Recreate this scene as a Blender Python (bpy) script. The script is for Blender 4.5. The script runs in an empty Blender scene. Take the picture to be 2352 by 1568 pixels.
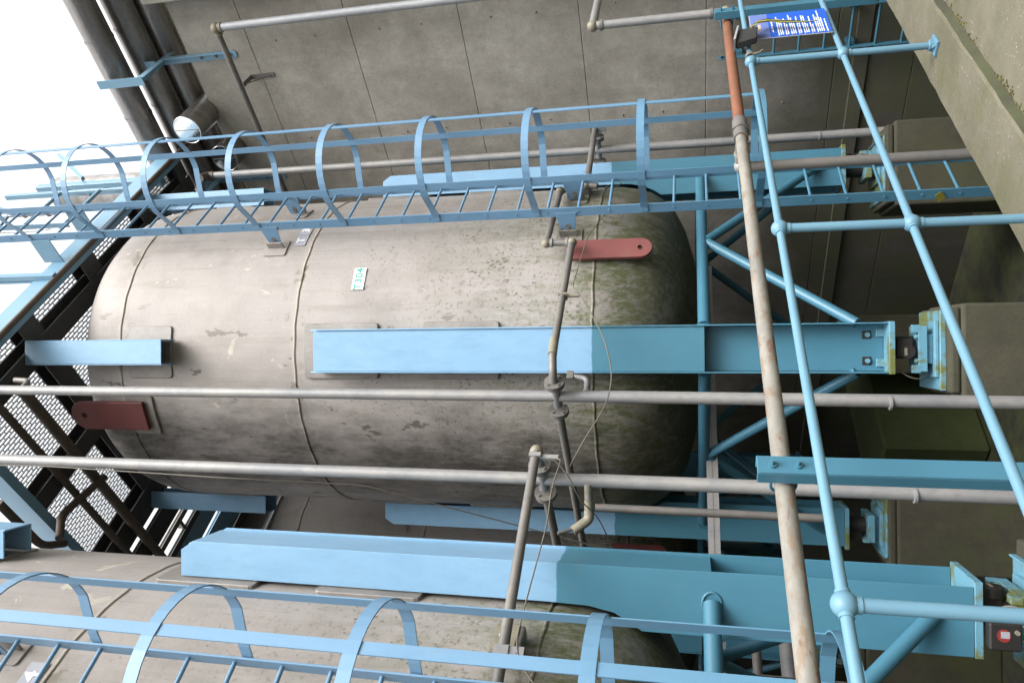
import bpy, bmesh, math, random
from mathutils import Vector, Matrix
from math import radians as RAD, sin, cos, pi
random.seed(7)
SC = bpy.context.scene
COL = SC.collection

# ------------------------------------------------------------------ camera (photo taken on its side)
right = Vector((0.67343512, -0.73919752, -0.00849463))
up = Vector((-0.1646946, -0.16122493, 0.97307873))
fwd = Vector((0.72066693, 0.65390637, 0.23031637))
cam_d = bpy.data.cameras.new("camera")
cam = bpy.data.objects.new("camera", cam_d)
COL.objects.link(cam)
m = Matrix.Identity(4)
for i, v in enumerate((-up, right, -fwd)):
    for j in range(3):
        m[j][i] = v[j]
m.translation = Vector((0, 0, 1.6))
cam.matrix_world = m
cam_d.sensor_fit = 'HORIZONTAL'
cam_d.sensor_width = 36
cam_d.lens = 36 * 1742 / 2352
cam_d.clip_start = 0.05
cam_d.clip_end = 2000
SC.camera = cam
# ------------------------------------------------------------------ sky and sun (bright overcast)
SUN_EL, SUN_AZ = RAD(52), RAD(258)      # azimuth of the sun, counted from +X
W = bpy.data.worlds.new("World")
SC.world = W
W.use_nodes = True
nt = W.node_tree
nt.nodes.clear()
sky = nt.nodes.new('ShaderNodeTexSky')
sky.sky_type = 'NISHITA'
sky.sun_disc = False
sky.sun_elevation = SUN_EL
sky.sun_rotation = pi / 2 - SUN_AZ
sky.dust_density = 6
sky.air_density = 2.0
hs = nt.nodes.new('ShaderNodeHueSaturation')
hs.inputs['Saturation'].default_value = 0.04
bg = nt.nodes.new('ShaderNodeBackground')
bg.inputs['Strength'].default_value = 0.15
wo = nt.nodes.new('ShaderNodeOutputWorld')
# overcast luminance: bright overhead, about a quarter of that at the horizon
wtc = nt.nodes.new('ShaderNodeTexCoord')
wsx = nt.nodes.new('ShaderNodeSeparateXYZ')
wmr = nt.nodes.new('ShaderNodeMapRange')
for i_, v_ in enumerate((0.0, 0.65, 0.2, 1.35)):
    wmr.inputs[i_ + 1].default_value = v_
wvm = nt.nodes.new('ShaderNodeVectorMath')
wvm.operation = 'SCALE'
nt.links.new(wtc.outputs['Generated'], wsx.inputs[0])
nt.links.new(wsx.outputs[2], wmr.inputs[0])
nt.links.new(wmr.outputs[0], wvm.inputs['Scale'])
nt.links.new(sky.outputs[0], hs.inputs['Color'])
nt.links.new(hs.outputs[0], wvm.inputs[0])
nt.links.new(wvm.outputs[0], bg.inputs['Color'])
nt.links.new(bg.outputs[0], wo.inputs['Surface'])
sl = bpy.data.lights.new("sun", 'SUN')
sl.energy = 0.8
sl.angle = RAD(40)
sl.color = (1.0, 0.98, 0.955)
so = bpy.data.objects.new("sun", sl)
COL.objects.link(so)
sd = Vector((cos(SUN_EL) * cos(SUN_AZ), cos(SUN_EL) * sin(SUN_AZ), sin(SUN_EL)))
so.rotation_euler = sd.to_track_quat('Z', 'Y').to_euler()
SC.view_settings.view_transform = 'Standard'
SC.view_settings.look = 'None'
SC.view_settings.gamma = 1
SC.view_settings.exposure = 1.18
SC.render.engine = 'CYCLES'
SC.cycles.max_bounces = 6
SC.cycles.diffuse_bounces = 4

# ================================================================== materials
def mat_new(name):
    m = bpy.data.materials.new(name)
    m.use_nodes = True
    n = m.node_tree.nodes
    return m, m.node_tree, n['Principled BSDF']

class NT:
    """tiny node helper"""
    def __init__(s, tree):
        s.t = tree
        s.tc = tree.nodes.new('ShaderNodeTexCoord')
        s.geo = tree.nodes.new('ShaderNodeNewGeometry')
    def mapping(s, scale=(1, 1, 1), src=None, loc=(0, 0, 0)):
        n = s.t.nodes.new('ShaderNodeMapping')
        n.inputs['Scale'].default_value = scale
        n.inputs['Location'].default_value = loc
        s.t.links.new(src if src else s.geo.outputs['Position'], n.inputs[0])
        return n.outputs[0]
    def noise(s, scale=5, detail=4, rough=.55, vec=None, dist=0):
        n = s.t.nodes.new('ShaderNodeTexNoise')
        n.inputs['Scale'].default_value = scale
        n.inputs['Detail'].default_value = detail
        n.inputs['Roughness'].default_value = rough
        n.inputs['Distortion'].default_value = dist
        s.t.links.new(vec if vec else s.geo.outputs['Position'], n.inputs['Vector'])
        return n.outputs[0]
    def voro(s, scale=5, vec=None, rand=1, feature='F1'):
        n = s.t.nodes.new('ShaderNodeTexVoronoi')
        n.feature = feature
        n.inputs['Scale'].default_value = scale
        n.inputs['Randomness'].default_value = rand
        s.t.links.new(vec if vec else s.geo.outputs['Position'], n.inputs['Vector'])
        return n.outputs['Distance']
    def ramp(s, src, a, b, ca=(0, 0, 0, 1), cb=(1, 1, 1, 1)):
        n = s.t.nodes.new('ShaderNodeValToRGB')
        e = n.color_ramp.elements
        e[0].position, e[1].position = a, b
        e[0].color, e[1].color = ca, cb
        s.t.links.new(src, n.inputs[0])
        return n.outputs[0]
    def mix(s, fac, a, b, mode='MIX'):
        n = s.t.nodes.new('ShaderNodeMix')
        n.data_type = 'RGBA'
        n.blend_type = mode
        for sock, v in ((n.inputs[0], fac), (n.inputs[6], a), (n.inputs[7], b)):
            if isinstance(v, (int, float)):
                sock.default_value = v
            elif isinstance(v, tuple):
                sock.default_value = (*v[:3], 1)
            else:
                s.t.links.new(v, sock)
        return n.outputs[2]
    def math(s, op, a, b=0.0, clamp=False):
        n = s.t.nodes.new('ShaderNodeMath')
        n.operation = op
        n.use_clamp = clamp
        for sock, v in ((n.inputs[0], a), (n.inputs[1], b)):
            if isinstance(v, (int, float)):
                sock.default_value = v
            else:
                s.t.links.new(v, sock)
        return n.outputs[0]
    def axis(s, k):
        n = s.t.nodes.new('ShaderNodeSeparateXYZ')
        s.t.links.new(s.geo.outputs['Position'], n.inputs[0])
        return n.outputs[k]
    def rng(s, src, a, b, c=0, d=1):
        n = s.t.nodes.new('ShaderNodeMapRange')
        for i, v in enumerate((a, b, c, d)):
            n.inputs[i + 1].default_value = v
        s.t.links.new(src, n.inputs[0])
        return n.outputs[0]
    def bump(s, bsdf, h, strength=.3, dist=.01):
        n = s.t.nodes.new('ShaderNodeBump')
        n.inputs['Strength'].default_value = strength
        n.inputs['Distance'].default_value = dist
        s.t.links.new(h, n.inputs['Height'])
        s.t.links.new(n.outputs[0], bsdf.inputs['Normal'])

def link(t, a, b):
    t.links.new(a, b)

def mat_tank():
    m, t, b = mat_new("weathered_stainless")
    k = NT(t)
    z = k.axis(2)
    streak = k.noise(1, 5, .6, k.mapping((26, 26, 1.4)))
    big = k.noise(.9, 3)
    base = k.mix(k.ramp(streak, .3, .7), (.272, .248, .236), (.328, .302, .288))
    base = k.mix(k.ramp(big, .35, .65), base, (.31, .282, .262))
    # pale scuffs on the upper courses, dribbles of dirt
    scuff = k.ramp(k.noise(2.3, 6, .6, k.mapping((1.3, 1.3, 1.0), loc=(3, 1, 0)), 1.5), .635, .65)
    scuff = k.math('MULTIPLY', scuff, k.rng(z, 4.9, 5.6))
    base = k.mix(k.math('MULTIPLY', scuff, .8), base, (.46, .43, .36))
    # round splash spots, denser low down
    sp = k.voro(24, k.mapping((1, 1, .8)))
    size = k.ramp(k.noise(2.6, 3), .42, .66)
    size = k.math('MULTIPLY', size, k.rng(z, 5.6, 3.0, .12, .42))
    spots = k.ramp(k.math('SUBTRACT', size, sp), .0, .06)
    base = k.mix(k.math('MULTIPLY', spots, .8), base, (.10, .092, .072))
    sp2 = k.ramp(k.noise(26, 5, .7), .56, .60)
    dens = k.math('MULTIPLY', sp2, k.rng(z, 5.0, 2.4, .12, 1.))
    base = k.mix(k.math('MULTIPLY', dens, .8), base, (.12, .108, .08))
    # vertical runs of dirt
    run = k.ramp(k.noise(1, 6, .65, k.mapping((9, 9, .55), loc=(5, 2, 7))), .55, .66)
    base = k.mix(k.math('MULTIPLY', run, .4), base, (.20, .18, .15))
    # grey soot patches on the sides turned away (wear with its own shape)
    pat = k.ramp(k.noise(1.3, 5, .6, k.mapping((1, 1, .8), loc=(9, 4, 1))), .56, .7)
    base = k.mix(k.math('MULTIPLY', pat, .28), base, (.16, .15, .125))
    # burn marks and blotches hugging the welds
    dz = k.math('MINIMUM', k.math('ABSOLUTE', k.math('SUBTRACT', z, 5.2)), k.math('MINIMUM', k.math('ABSOLUTE', k.math('SUBTRACT', z, 2.42)), k.math('ABSOLUTE', k.math('SUBTRACT', z, 7.1))))
    halo = k.rng(dz, .02, .055, 1, 0)
    base = k.mix(k.math('MULTIPLY', halo, .5), base, (.36, .32, .27))
    bl = k.math('MULTIPLY', k.rng(dz, .03, .17, 1, 0), k.ramp(k.noise(6.5, 5, .6, k.mapping((1, 1, 1.1), loc=(2, 5, 9))), .60, .64))
    base = k.mix(k.math('MULTIPLY', bl, .75), base, (.13, .115, .075))
    fin = k.ramp(k.noise(1, 4, .7, k.mapping((14, 14, 120))), .35, .7)
    base = k.mix(k.math('MULTIPLY', fin, .22), base, (.18, .165, .15))
    pat2 = k.ramp(k.noise(3.4, 7, .7, k.mapping((1, 1, .6), loc=(1, 6, 3))), .52, .66)
    base = k.mix(k.math('MULTIPLY', pat2, .25), base, (.17, .155, .13))
    # moss and algae from the bottom weld down and patches above
    mo = k.noise(3.2, 7, .65, k.mapping((1.2, 1.2, .7)), .6)
    fine = k.noise(22, 6, .75, k.mapping((1, 1, .35)))
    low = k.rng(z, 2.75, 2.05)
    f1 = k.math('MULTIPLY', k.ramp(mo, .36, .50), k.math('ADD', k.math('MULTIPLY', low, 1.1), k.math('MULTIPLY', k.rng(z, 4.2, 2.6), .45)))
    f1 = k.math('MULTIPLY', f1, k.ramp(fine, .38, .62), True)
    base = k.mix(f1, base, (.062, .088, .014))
    base = k.mix(k.math('MULTIPLY', low, .7), base, (.068, .064, .045))  # overall darker towards the bottom
    # soot plus painted shade on the side that faces the neighbouring tank
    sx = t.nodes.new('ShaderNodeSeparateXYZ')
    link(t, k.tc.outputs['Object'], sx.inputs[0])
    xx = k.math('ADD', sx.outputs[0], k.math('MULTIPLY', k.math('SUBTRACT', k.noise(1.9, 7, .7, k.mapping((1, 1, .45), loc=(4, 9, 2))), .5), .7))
    soot_shade = k.rng(xx, -1.50, -1.70)
    base = k.mix(k.math('MULTIPLY', soot_shade, k.rng(k.ramp(fine, .3, .6), 0, 1, .55, .92)), base, (.045, .04, .034))
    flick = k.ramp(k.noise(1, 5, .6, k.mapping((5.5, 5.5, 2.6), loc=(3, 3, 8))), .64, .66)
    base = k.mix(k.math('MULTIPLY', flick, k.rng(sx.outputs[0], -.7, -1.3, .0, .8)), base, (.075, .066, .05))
    link(t, base, b.inputs['Base Color'])
    b.inputs['Metallic'].default_value = .12
    b.inputs['Specular IOR Level'].default_value = .3
    rg = k.rng(streak, .2, .8, .55, .7)
    link(t, rg, b.inputs['Roughness'])
    k.bump(b, k.math('ADD', k.math('MULTIPLY', big, 2.), k.math('MULTIPLY', streak, .12)), .7, .03)
    return m

def mat_paint(name, hi, lo, z0, z1, edge=.03, rough=.38, chips=.5, moss=0., mth=(.62, .72)):
    """two coats of blue paint: 'lo' below z0..z1, 'hi' above, chipped and stained"""
    m, t, b = mat_new(name)
    k = NT(t)
    z = k.axis(2)
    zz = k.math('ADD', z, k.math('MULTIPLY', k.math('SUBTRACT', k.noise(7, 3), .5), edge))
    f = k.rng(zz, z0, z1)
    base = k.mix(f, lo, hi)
    v = k.noise(1.7, 4)
    base = k.mix(k.ramp(v, .3, .7), base, k.mix(1.0, base, (.88, .93, .96), 'MULTIPLY'))
    base = k.mix(k.math('MULTIPLY', k.ramp(k.noise(9, 6, .7, k.mapping((1, 1, .4))), .45, .75), .18), base, tuple(x * .6 for x in lo))
    ch = k.ramp(k.noise(16, 7, .72), .675, .69)
    base = k.mix(k.math('MULTIPLY', ch, chips), base, (.22, .16, .09))
    gr = k.ramp(k.noise(4, 8, .75, k.mapping((1, 1, .6), loc=(4, 4, 4))), *mth)
    base = k.mix(k.math('MULTIPLY', gr, .22 + moss), base, (.12, .13, .035) if moss > .5 else (.20, .21, .10))
    link(t, base, b.inputs['Base Color'])
    b.inputs['Roughness'].default_value = rough
    b.inputs['Specular IOR Level'].default_value = .4
    k.bump(b, k.noise(60, 3), .12, .004)
    return m

def mat_concrete(name, ca, cb, moss=0., mossz=(-9, -8), speck=.4, rough=.9, streaks=True, dark=None):
    m, t, b = mat_new(name)
    k = NT(t)
    z = k.axis(2)
    n1 = k.noise(.9, 6, .6)
    n2 = k.noise(7, 6, .65)
    base = k.mix(k.ramp(n1, .35, .65), ca, cb)
    base = k.mix(k.math('MULTIPLY', k.ramp(n2, .38, .68), .28), base, tuple(x * .6 for x in ca))
    n3 = k.noise(38, 6, .75)
    base = k.mix(k.math('MULTIPLY', k.ramp(n3, .42, .7), .4), base, tuple(x * .55 for x in ca))
    base = k.mix(k.math('MULTIPLY', k.ramp(k.noise(2.6, 6, .7, k.mapping((1, 1, 1), loc=(7, 7, 7))), .5, .68), .2), base, tuple(min(1, x * 1.35) for x in cb))
    if streaks:
        st = k.ramp(k.noise(1, 6, .65, k.mapping((3.2, 3.2, .45), loc=(1, 8, 2))), .52, .72)
        base = k.mix(k.math('MULTIPLY', st, .4), base, tuple(x * .55 for x in ca))
        hz = k.ramp(k.noise(1, 4, .6, k.mapping((.5, .5, 9))), .55, .75)
        base = k.mix(k.math('MULTIPLY', hz, .15), base, tuple(x * .6 for x in ca))
    pits = k.ramp(k.voro(26), .05, .11)
    pits = k.math('MULTIPLY', k.math('SUBTRACT', 1., pits), k.ramp(k.noise(3), .45, .6))
    base = k.mix(k.math('MULTIPLY', pits, speck), base, tuple(x * .35 for x in ca))
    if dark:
        # stain with shade painted in low on the wall, ragged upper edge
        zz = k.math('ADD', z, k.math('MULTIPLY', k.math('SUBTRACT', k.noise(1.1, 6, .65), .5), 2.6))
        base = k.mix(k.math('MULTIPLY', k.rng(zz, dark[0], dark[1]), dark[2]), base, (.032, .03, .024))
    if moss:
        mm = k.ramp(k.noise(2.1, 7, .7, None, .4), .40, .62)
        mm = k.math('MULTIPLY', mm, k.rng(z, mossz[1], mossz[0]))
        base = k.mix(k.math('MULTIPLY', mm, moss), base, (.065, .075, .02))
    link(t, base, b.inputs['Base Color'])
    b.inputs['Roughness'].default_value = rough
    k.bump(b, k.math('ADD', n2, k.math('MULTIPLY', pits, -1.5)), .5, .006)
    return m

def mat_kerb():
    m, t, b = mat_new("weathered_kerb_concrete")
    k = NT(t)
    n1 = k.noise(2.2, 7, .65)
    n2 = k.noise(30, 6, .7)
    base = k.mix(k.ramp(n1, .35, .65), (.085, .077, .048), (.125, .114, .08))
    agg = k.math('SUBTRACT', 1., k.ramp(k.voro(34), .16, .24))
    agg = k.math('MULTIPLY', agg, k.ramp(k.noise(11, 4, .6), .48, .56))
    base = k.mix(k.math('MULTIPLY', agg, k.math('MULTIPLY', k.ramp(n1, .40, .55), .9)), base, (.25, .23, .19))
    base = k.mix(k.math('MULTIPLY', k.ramp(n2, .55, .75), .5), base, (.055, .05, .03))
    base = k.mix(k.math('MULTIPLY', k.ramp(k.noise(3.5, 8, .7, k.mapping((1, 1, 1), loc=(2, 2, 2))), .5, .72), .7), base, (.065, .07, .022))
    link(t, base, b.inputs['Base Color'])
    b.inputs['Roughness'].default_value = .95
    k.bump(b, k.math('ADD', n2, k.math('MULTIPLY', agg, .6)), .8, .008)
    return m

def mat_galv(name="galvanised_steel", ca=(.20, .20, .205), cb=(.27, .26, .245), rust=.25, metal=.25):
    m, t, b = mat_new(name)
    k = NT(t)
    n1 = k.noise(3.1, 5, .6)
    n2 = k.noise(28, 5, .7, k.mapping((1, 1, .5)))
    base = k.mix(k.ramp(n1, .35, .65), ca, cb)
    base = k.mix(k.math('MULTIPLY', k.ramp(n2, .5, .75), .4), base, tuple(x * .55 for x in ca))
    r = k.ramp(k.noise(9, 7, .7, k.mapping((1, 1, .6), loc=(6, 3, 3))), .66, .72)
    base = k.mix(k.math('MULTIPLY', r, rust), base, (.22, .115, .05))
    link(t, base, b.inputs['Base Color'])
    b.inputs['Metallic'].default_value = metal
    b.inputs['Roughness'].default_value = .55
    k.bump(b, n2, .2, .003)
    return m

def mat_rusty():
    """old galvanised pipe, rust flecked on its pale zinc; solid rust beyond x = 4.75"""
    m, t, b = mat_new("rusty_pipe_metal")
    k = NT(t)
    x = k.axis(0)
    n = k.noise(19, 7, .7, k.mapping((.45, 1, 1)))
    base = k.mix(k.ramp(k.noise(9, 6, .7, k.mapping((.4, 1, 1))), .35, .65), (.15, .143, .128), (.235, .222, .19))
    base = k.mix(k.math('MULTIPLY', k.ramp(n, .53, .62), .65), base, (.165, .105, .058))
    base = k.mix(k.math('MULTIPLY', k.ramp(k.noise(16, 7, .75, k.mapping((.35, 1, 1), loc=(1, 2, 3))), .58, .62), .8), base, (.13, .06, .035))
    rust = k.mix(k.ramp(k.noise(5, 6, .7), .35, .65), (.20, .075, .038), (.13, .055, .03))
    base = k.mix(k.rng(x, 4.72, 4.74), base, rust)
    link(t, base, b.inputs['Base Color'])
    b.inputs['Roughness'].default_value = .62
    k.bump(b, n, .4, .004)
    return m

def mat_lagging():
    m, t, b = mat_new("lagging_cladding")
    k = NT(t)
    n1 = k.noise(1.2, 5, .6, k.mapping((6, 1, 6)))
    n2 = k.noise(18, 5, .7)
    base = k.mix(k.ramp(n1, .3, .7), (.17, .16, .155), (.34, .32, .31))
    base = k.mix(k.math('MULTIPLY', k.ramp(n2, .5, .7), .4), base, (.16, .14, .10))
    link(t, base, b.inputs['Base Color'])
    b.inputs['Metallic'].default_value = .7
    b.inputs['Roughness'].default_value = .3
    k.bump(b, k.math('ADD', n1, k.math('MULTIPLY', n2, .3)), .5, .02)
    return m

def mat_simple(name, c, rough=.6, metal=0., var=.25, scale=6):
    m, t, b = mat_new(name)
    k = NT(t)
    base = k.mix(k.ramp(k.noise(scale, 6, .65), .3, .7), c, tuple(x * (1 - var) for x in c))
    link(t, base, b.inputs['Base Color'])
    b.inputs['Roughness'].default_value = rough
    b.inputs['Metallic'].default_value = metal
    k.bump(b, k.noise(40, 4), .15, .003)
    return m

def mat_red():
    m, t, b = mat_new("faded_red_paint")
    k = NT(t)
    base = k.mix(k.ramp(k.noise(2.2, 5), .35, .65), (.185, .05, .045), (.135, .038, .034))
    base = k.mix(k.math('MULTIPLY', k.ramp(k.noise(5, 7, .7), .52, .7), .35), base, (.13, .10, .06))
    link(t, base, b.inputs['Base Color'])
    b.inputs['Roughness'].default_value = .55
    return m

def mat_stripes():
    m, t, b = mat_new("hazard_tape")
    k = NT(t)
    w = t.nodes.new('ShaderNodeTexWave')
    w.inputs['Scale'].default_value = 6.5
    w.inputs['Distortion'].default_value = .3
    link(t, k.mapping((1, 1, 1.2)), w.inputs['Vector'])
    base = k.mix(k.ramp(w.outputs[1], .45, .55), (.02, .02, .018), (.26, .24, .04))
    link(t, base, b.inputs['Base Color'])
    b.inputs['Roughness'].default_value = .4
    return m

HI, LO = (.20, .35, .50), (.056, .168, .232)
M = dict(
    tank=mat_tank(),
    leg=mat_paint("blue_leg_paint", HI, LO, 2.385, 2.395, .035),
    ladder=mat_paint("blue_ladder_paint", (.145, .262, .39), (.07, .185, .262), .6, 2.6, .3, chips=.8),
    teal=mat_paint("teal_paint", (.05, .15, .21), (.05, .15, .21), 0, 1, chips=.4),
    foot=mat_paint("blue_foot_paint", (.12, .27, .35), (.12, .27, .35), 0, 1, chips=.5, moss=.75, mth=(.47, .56)),
    rail=mat_paint("light_blue_rail_paint", (.118, .232, .305), (.105, .205, .27), .4, 1.0, .2, rough=.45, chips=.8),
    steelblue=mat_paint("platform_blue_paint", (.17, .30, .40), (.17, .30, .40), 0, 1, chips=.7, moss=.1),
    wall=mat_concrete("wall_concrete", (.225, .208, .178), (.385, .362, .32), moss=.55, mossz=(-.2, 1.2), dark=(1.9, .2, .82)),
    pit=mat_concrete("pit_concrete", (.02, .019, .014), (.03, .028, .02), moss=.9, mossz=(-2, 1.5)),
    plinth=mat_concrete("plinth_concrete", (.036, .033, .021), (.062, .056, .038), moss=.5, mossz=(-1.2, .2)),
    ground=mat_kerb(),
    galv=mat_galv(),
    galvd=mat_galv("grimy_steel", (.13, .125, .12), (.185, .17, .15), .5),
    rust=mat_rusty(),
    lag=mat_lagging(),
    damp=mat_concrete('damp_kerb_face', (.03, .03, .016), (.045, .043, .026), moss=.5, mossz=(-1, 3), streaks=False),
    mirror=mat_simple("polished_end_cap", (.78, .80, .82), .12, 1., .05),
    red=mat_red(),
    algae=mat_concrete('algae_concrete', (.03, .042, .010), (.05, .065, .02), moss=.5, mossz=(-2, 1), speck=.2),
    galvl=mat_galv('pale_galvanised', (.29, .30, .32), (.36, .365, .37), .12),
    redd=mat_simple('dark_red_paint', (.15, .034, .03), .55, 0, .45, 3),
    padm=mat_galv('pad_steel', (.17, .155, .14), (.25, .23, .21), .3, .15),
    cell=mat_simple("dark_cell_metal", (.035, .032, .03), .5, .3, .4),
    black=mat_simple("black_rubber", (.02, .02, .02), .6),
    white=mat_simple("white_label", (.78, .79, .79), .5, 0, .06),
    green=mat_simple("green_lettering", (.02, .30, .22), .5, 0, .05),
    greylab=mat_simple("grey_label", (.32, .32, .36), .5, 0, .15),
    brass=mat_simple("tarnished_fitting", (.25, .225, .165), .6, .1, .35, 14),
    signb=mat_simple("blue_sign_face", (.012, .085, .46), .35, 0, .05),
    signt=mat_simple("pale_blue_sign_head", (.12, .17, .42), .35, 0, .1),
    yellow=mat_simple("yellow_tag", (.20, .17, .02), .5),
    redlab=mat_simple("red_sticker", (.25, .03, .025), .5),
    moss=mat_simple("dry_moss", (.10, .085, .022), 1, 0, .6, 20),
    mossg=mat_simple("green_moss", (.04, .06, .012), 1, 0, .5, 20),
    grat=mat_galv("grating_steel", (.11, .125, .15), (.17, .18, .18), .4, .1),
    cable=mat_simple("grey_cable", (.13, .115, .09), .6),
    tape=mat_stripes(),
    dark=mat_simple("blackened_steel", (.045, .045, .045), .6, 0, .3),
    brown=mat_simple("grimy_brown_pipe", (.10, .075, .055), .6, .1, .4),
    pink=mat_simple("scuffed_concrete_edge", (.42, .35, .27), .9, 0, .3, 12),
)

# ================================================================== mesh helpers
class B:
    def __init__(s):
        s.bm = bmesh.new()
    def prism(s, pts, vec, mi=0):
        vec = Vector(vec)
        a = [s.bm.verts.new(Vector(p)) for p in pts]
        b = [s.bm.verts.new(Vector(p) + vec) for p in pts]
        fs = [s.bm.faces.new(a), s.bm.faces.new(list(reversed(b)))]
        n = len(a)
        for i in range(n):
            fs.append(s.bm.faces.new((a[i], b[i], b[(i + 1) % n], a[(i + 1) % n])))
        for f in fs:
            f.material_index = mi
        return s
    def box(s, x0, x1, y0, y1, z0, z1, mi=0):
        return s.prism([(x0, y0, z0), (x1, y0, z0), (x1, y1, z0), (x0, y1, z0)], (0, 0, z1 - z0), mi)
    def obox(s, c, ax, h, mi=0):
        c = Vector(c)
        a, b_, d = [Vector(v).normalized() * k for v, k in zip(ax, h)]
        return s.prism([c - a - b_ - d, c + a - b_ - d, c + a + b_ - d, c - a + b_ - d], d * 2, mi)
    def cyl(s, p0, p1, r, n=16, mi=0, r1=None):
        return s.tube([p0, p1], r, n, mi=mi, r1=r1)
    def tube(s, path, r, n=14, bend=0., mi=0, r1=None, closed=False, cap=True):
        P = [Vector(p) for p in path]
        if bend > 0 and len(P) > 2:
            Q = [P[0]]
            for i in range(1, len(P) - 1):
                a, b_, c = P[i - 1], P[i], P[i + 1]
                d0, d1 = (a - b_), (c - b_)
                k = min(bend, d0.length * .49, d1.length * .49)
                s0, s1 = b_ + d0.normalized() * k, b_ + d1.normalized() * k
                for j in range(7):
                    u = j / 6
                    Q.append(s0 * (1 - u) ** 2 + b_ * 2 * u * (1 - u) + s1 * u * u)
            Q.append(P[-1])
            P = Q
        T = []
        N = len(P)
        for i in range(N):
            if closed:
                d = (P[(i + 1) % N] - P[i - 1])
            else:
                d = P[min(i + 1, N - 1)] - P[max(i - 1, 0)]
            T.append(d.normalized())
        ref = Vector((0, 0, 1)) if abs(T[0].z) < .9 else Vector((1, 0, 0))
        u = T[0].cross(ref).normalized()
        rings = []
        for i in range(N):
            u = (u - T[i] * u.dot(T[i])).normalized()
            v = T[i].cross(u)
            rr = r if r1 is None else r + (r1 - r) * i / (N - 1)
            rings.append([s.bm.verts.new(P[i] + (u * cos(2 * pi * j / n) + v * sin(2 * pi * j / n)) * rr) for j in range(n)])
        last = N if closed else N - 1
        for i in range(last):
            A, C = rings[i], rings[(i + 1) % N]
            for j in range(n):
                f = s.bm.faces.new((A[j], A[(j + 1) % n], C[(j + 1) % n], C[j]))
                f.smooth = True
                f.material_index = mi
        if cap and not closed:
            for R_ in (list(reversed(rings[0])), rings[-1]):
                f = s.bm.faces.new(R_)
                f.material_index = mi
                for e in f.edges:
                    e.smooth = False
        return s
    def lathe(s, prof, n=96, c=(0, 0), mi=0):
        rings = []
        for r, z in prof:
            if r < 1e-5:
                rings.append([s.bm.verts.new((c[0], c[1], z))])
            else:
                rings.append([s.bm.verts.new((c[0] + r * cos(2 * pi * j / n), c[1] + r * sin(2 * pi * j / n), z)) for j in range(n)])
        for a, b_ in zip(rings, rings[1:]):
            for j in range(n):
                k = (j + 1) % n
                if len(a) == 1:
                    f = s.bm.faces.new((a[0], b_[k], b_[j]))
                elif len(b_) == 1:
                    f = s.bm.faces.new((a[j], a[k], b_[0]))
                else:
                    f = s.bm.faces.new((a[j], a[k], b_[k], b_[j]))
                f.smooth = True
                f.material_index = mi
        return s
    def sphere(s, c, r, mi=0, seg=16):
        ret = bmesh.ops.create_uvsphere(s.bm, u_segments=seg, v_segments=seg // 2 + 2, radius=r, matrix=Matrix.Translation(Vector(c)))
        for v in ret['verts']:
            for f in v.link_faces:
                f.smooth = True
                f.material_index = mi
        return s
    def curved(s, c, r0, r1, a0, a1, z0, z1, na=8, mi=0, cut=.03):
        """plate rolled to a shell: corners clipped"""
        def pt(r, a, z):
            return Vector((c[0] + r * cos(a), c[1] + r * sin(a), z))
        ca = cut / r1
        outl = [(a0 + ca, z0)] + [(a0 + ca + (a1 - a0 - 2 * ca) * i / na, z0) for i in range(1, na)] + [(a1 - ca, z0), (a1 - ca * .3, z0 + cut * .3), (a1, z0 + cut), (a1, z1 - cut), (a1 - ca * .3, z1 - cut * .3), (a1 - ca, z1)]
        outl += [(a1 - ca - (a1 - a0 - 2 * ca) * i / na, z1) for i in range(1, na)] + [(a0 + ca, z1), (a0 + ca * .3, z1 - cut * .3), (a0, z1 - cut), (a0, z0 + cut), (a0 + ca * .3, z0 + cut * .3)]
        o = [s.bm.verts.new(pt(r1, a, z)) for a, z in outl]
        i_ = [s.bm.verts.new(pt(r0, a, z)) for a, z in outl]
        n = len(o)
        # face: build strips between bottom and top outline by fan from centre columns
        nb = na + 1
        bot = o[:nb]
        top = [o[k] for k in range(len(o))]
        f = s.bm.faces.new(o)
        f.material_index = mi
        f.smooth = False
        bmesh.ops.triangulate(s.bm, faces=[f])
        for k in range(n):
            f = s.bm.faces.new((i_[k], i_[(k + 1) % n], o[(k + 1) % n], o[k]))
            f.material_index = mi
        return s
    def done(s, name, mats, parent=None, bevel=0., loc=None, seg=1):
        me = bpy.data.meshes.new(name)
        off = Vector((0, 0, 0))
        if parent is not None:
            p = parent
            while p is not None:
                off += p.location
                p = p.parent
        elif loc is not None:
            off = Vector(loc)
        bmesh.ops.recalc_face_normals(s.bm, faces=s.bm.faces[:])
        for v in s.bm.verts:
            v.co -= off
        s.bm.to_mesh(me)
        s.bm.free()
        o = bpy.data.objects.new(name, me)
        COL.objects.link(o)
        if not isinstance(mats, (list, tuple)):
            mats = [mats]
        for mm in mats:
            me.materials.append(M[mm])
        if parent is not None:
            o.parent = parent
        elif loc is not None:
            o.location = loc
        if bevel:
            md = o.modifiers.new("bevel", 'BEVEL')
            md.width = bevel
            md.segments = seg
            md.limit_method = 'ANGLE'
            md.angle_limit = RAD(50)
        return o

def tag(o, label, cat, group=None, kind=None):
    o['label'] = label
    if cat:
        o['category'] = cat
    if group:
        o['group'] = group
    if kind:
        o['kind'] = kind
    return o

def thing(name, label, cat, loc=(0, 0, 0), group=None):
    o = bpy.data.objects.new(name, None)
    o.empty_display_size = .2
    COL.objects.link(o)
    o.location = loc
    return tag(o, label, cat, group)

def struct(o):
    o['kind'] = 'structure'
    return o

def copy_tree(o, parent=None):
    c = o.copy()
    COL.objects.link(c)
    c.parent = parent
    for ch in list(o.children):
        copy_tree(ch, c)
    return c

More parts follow.
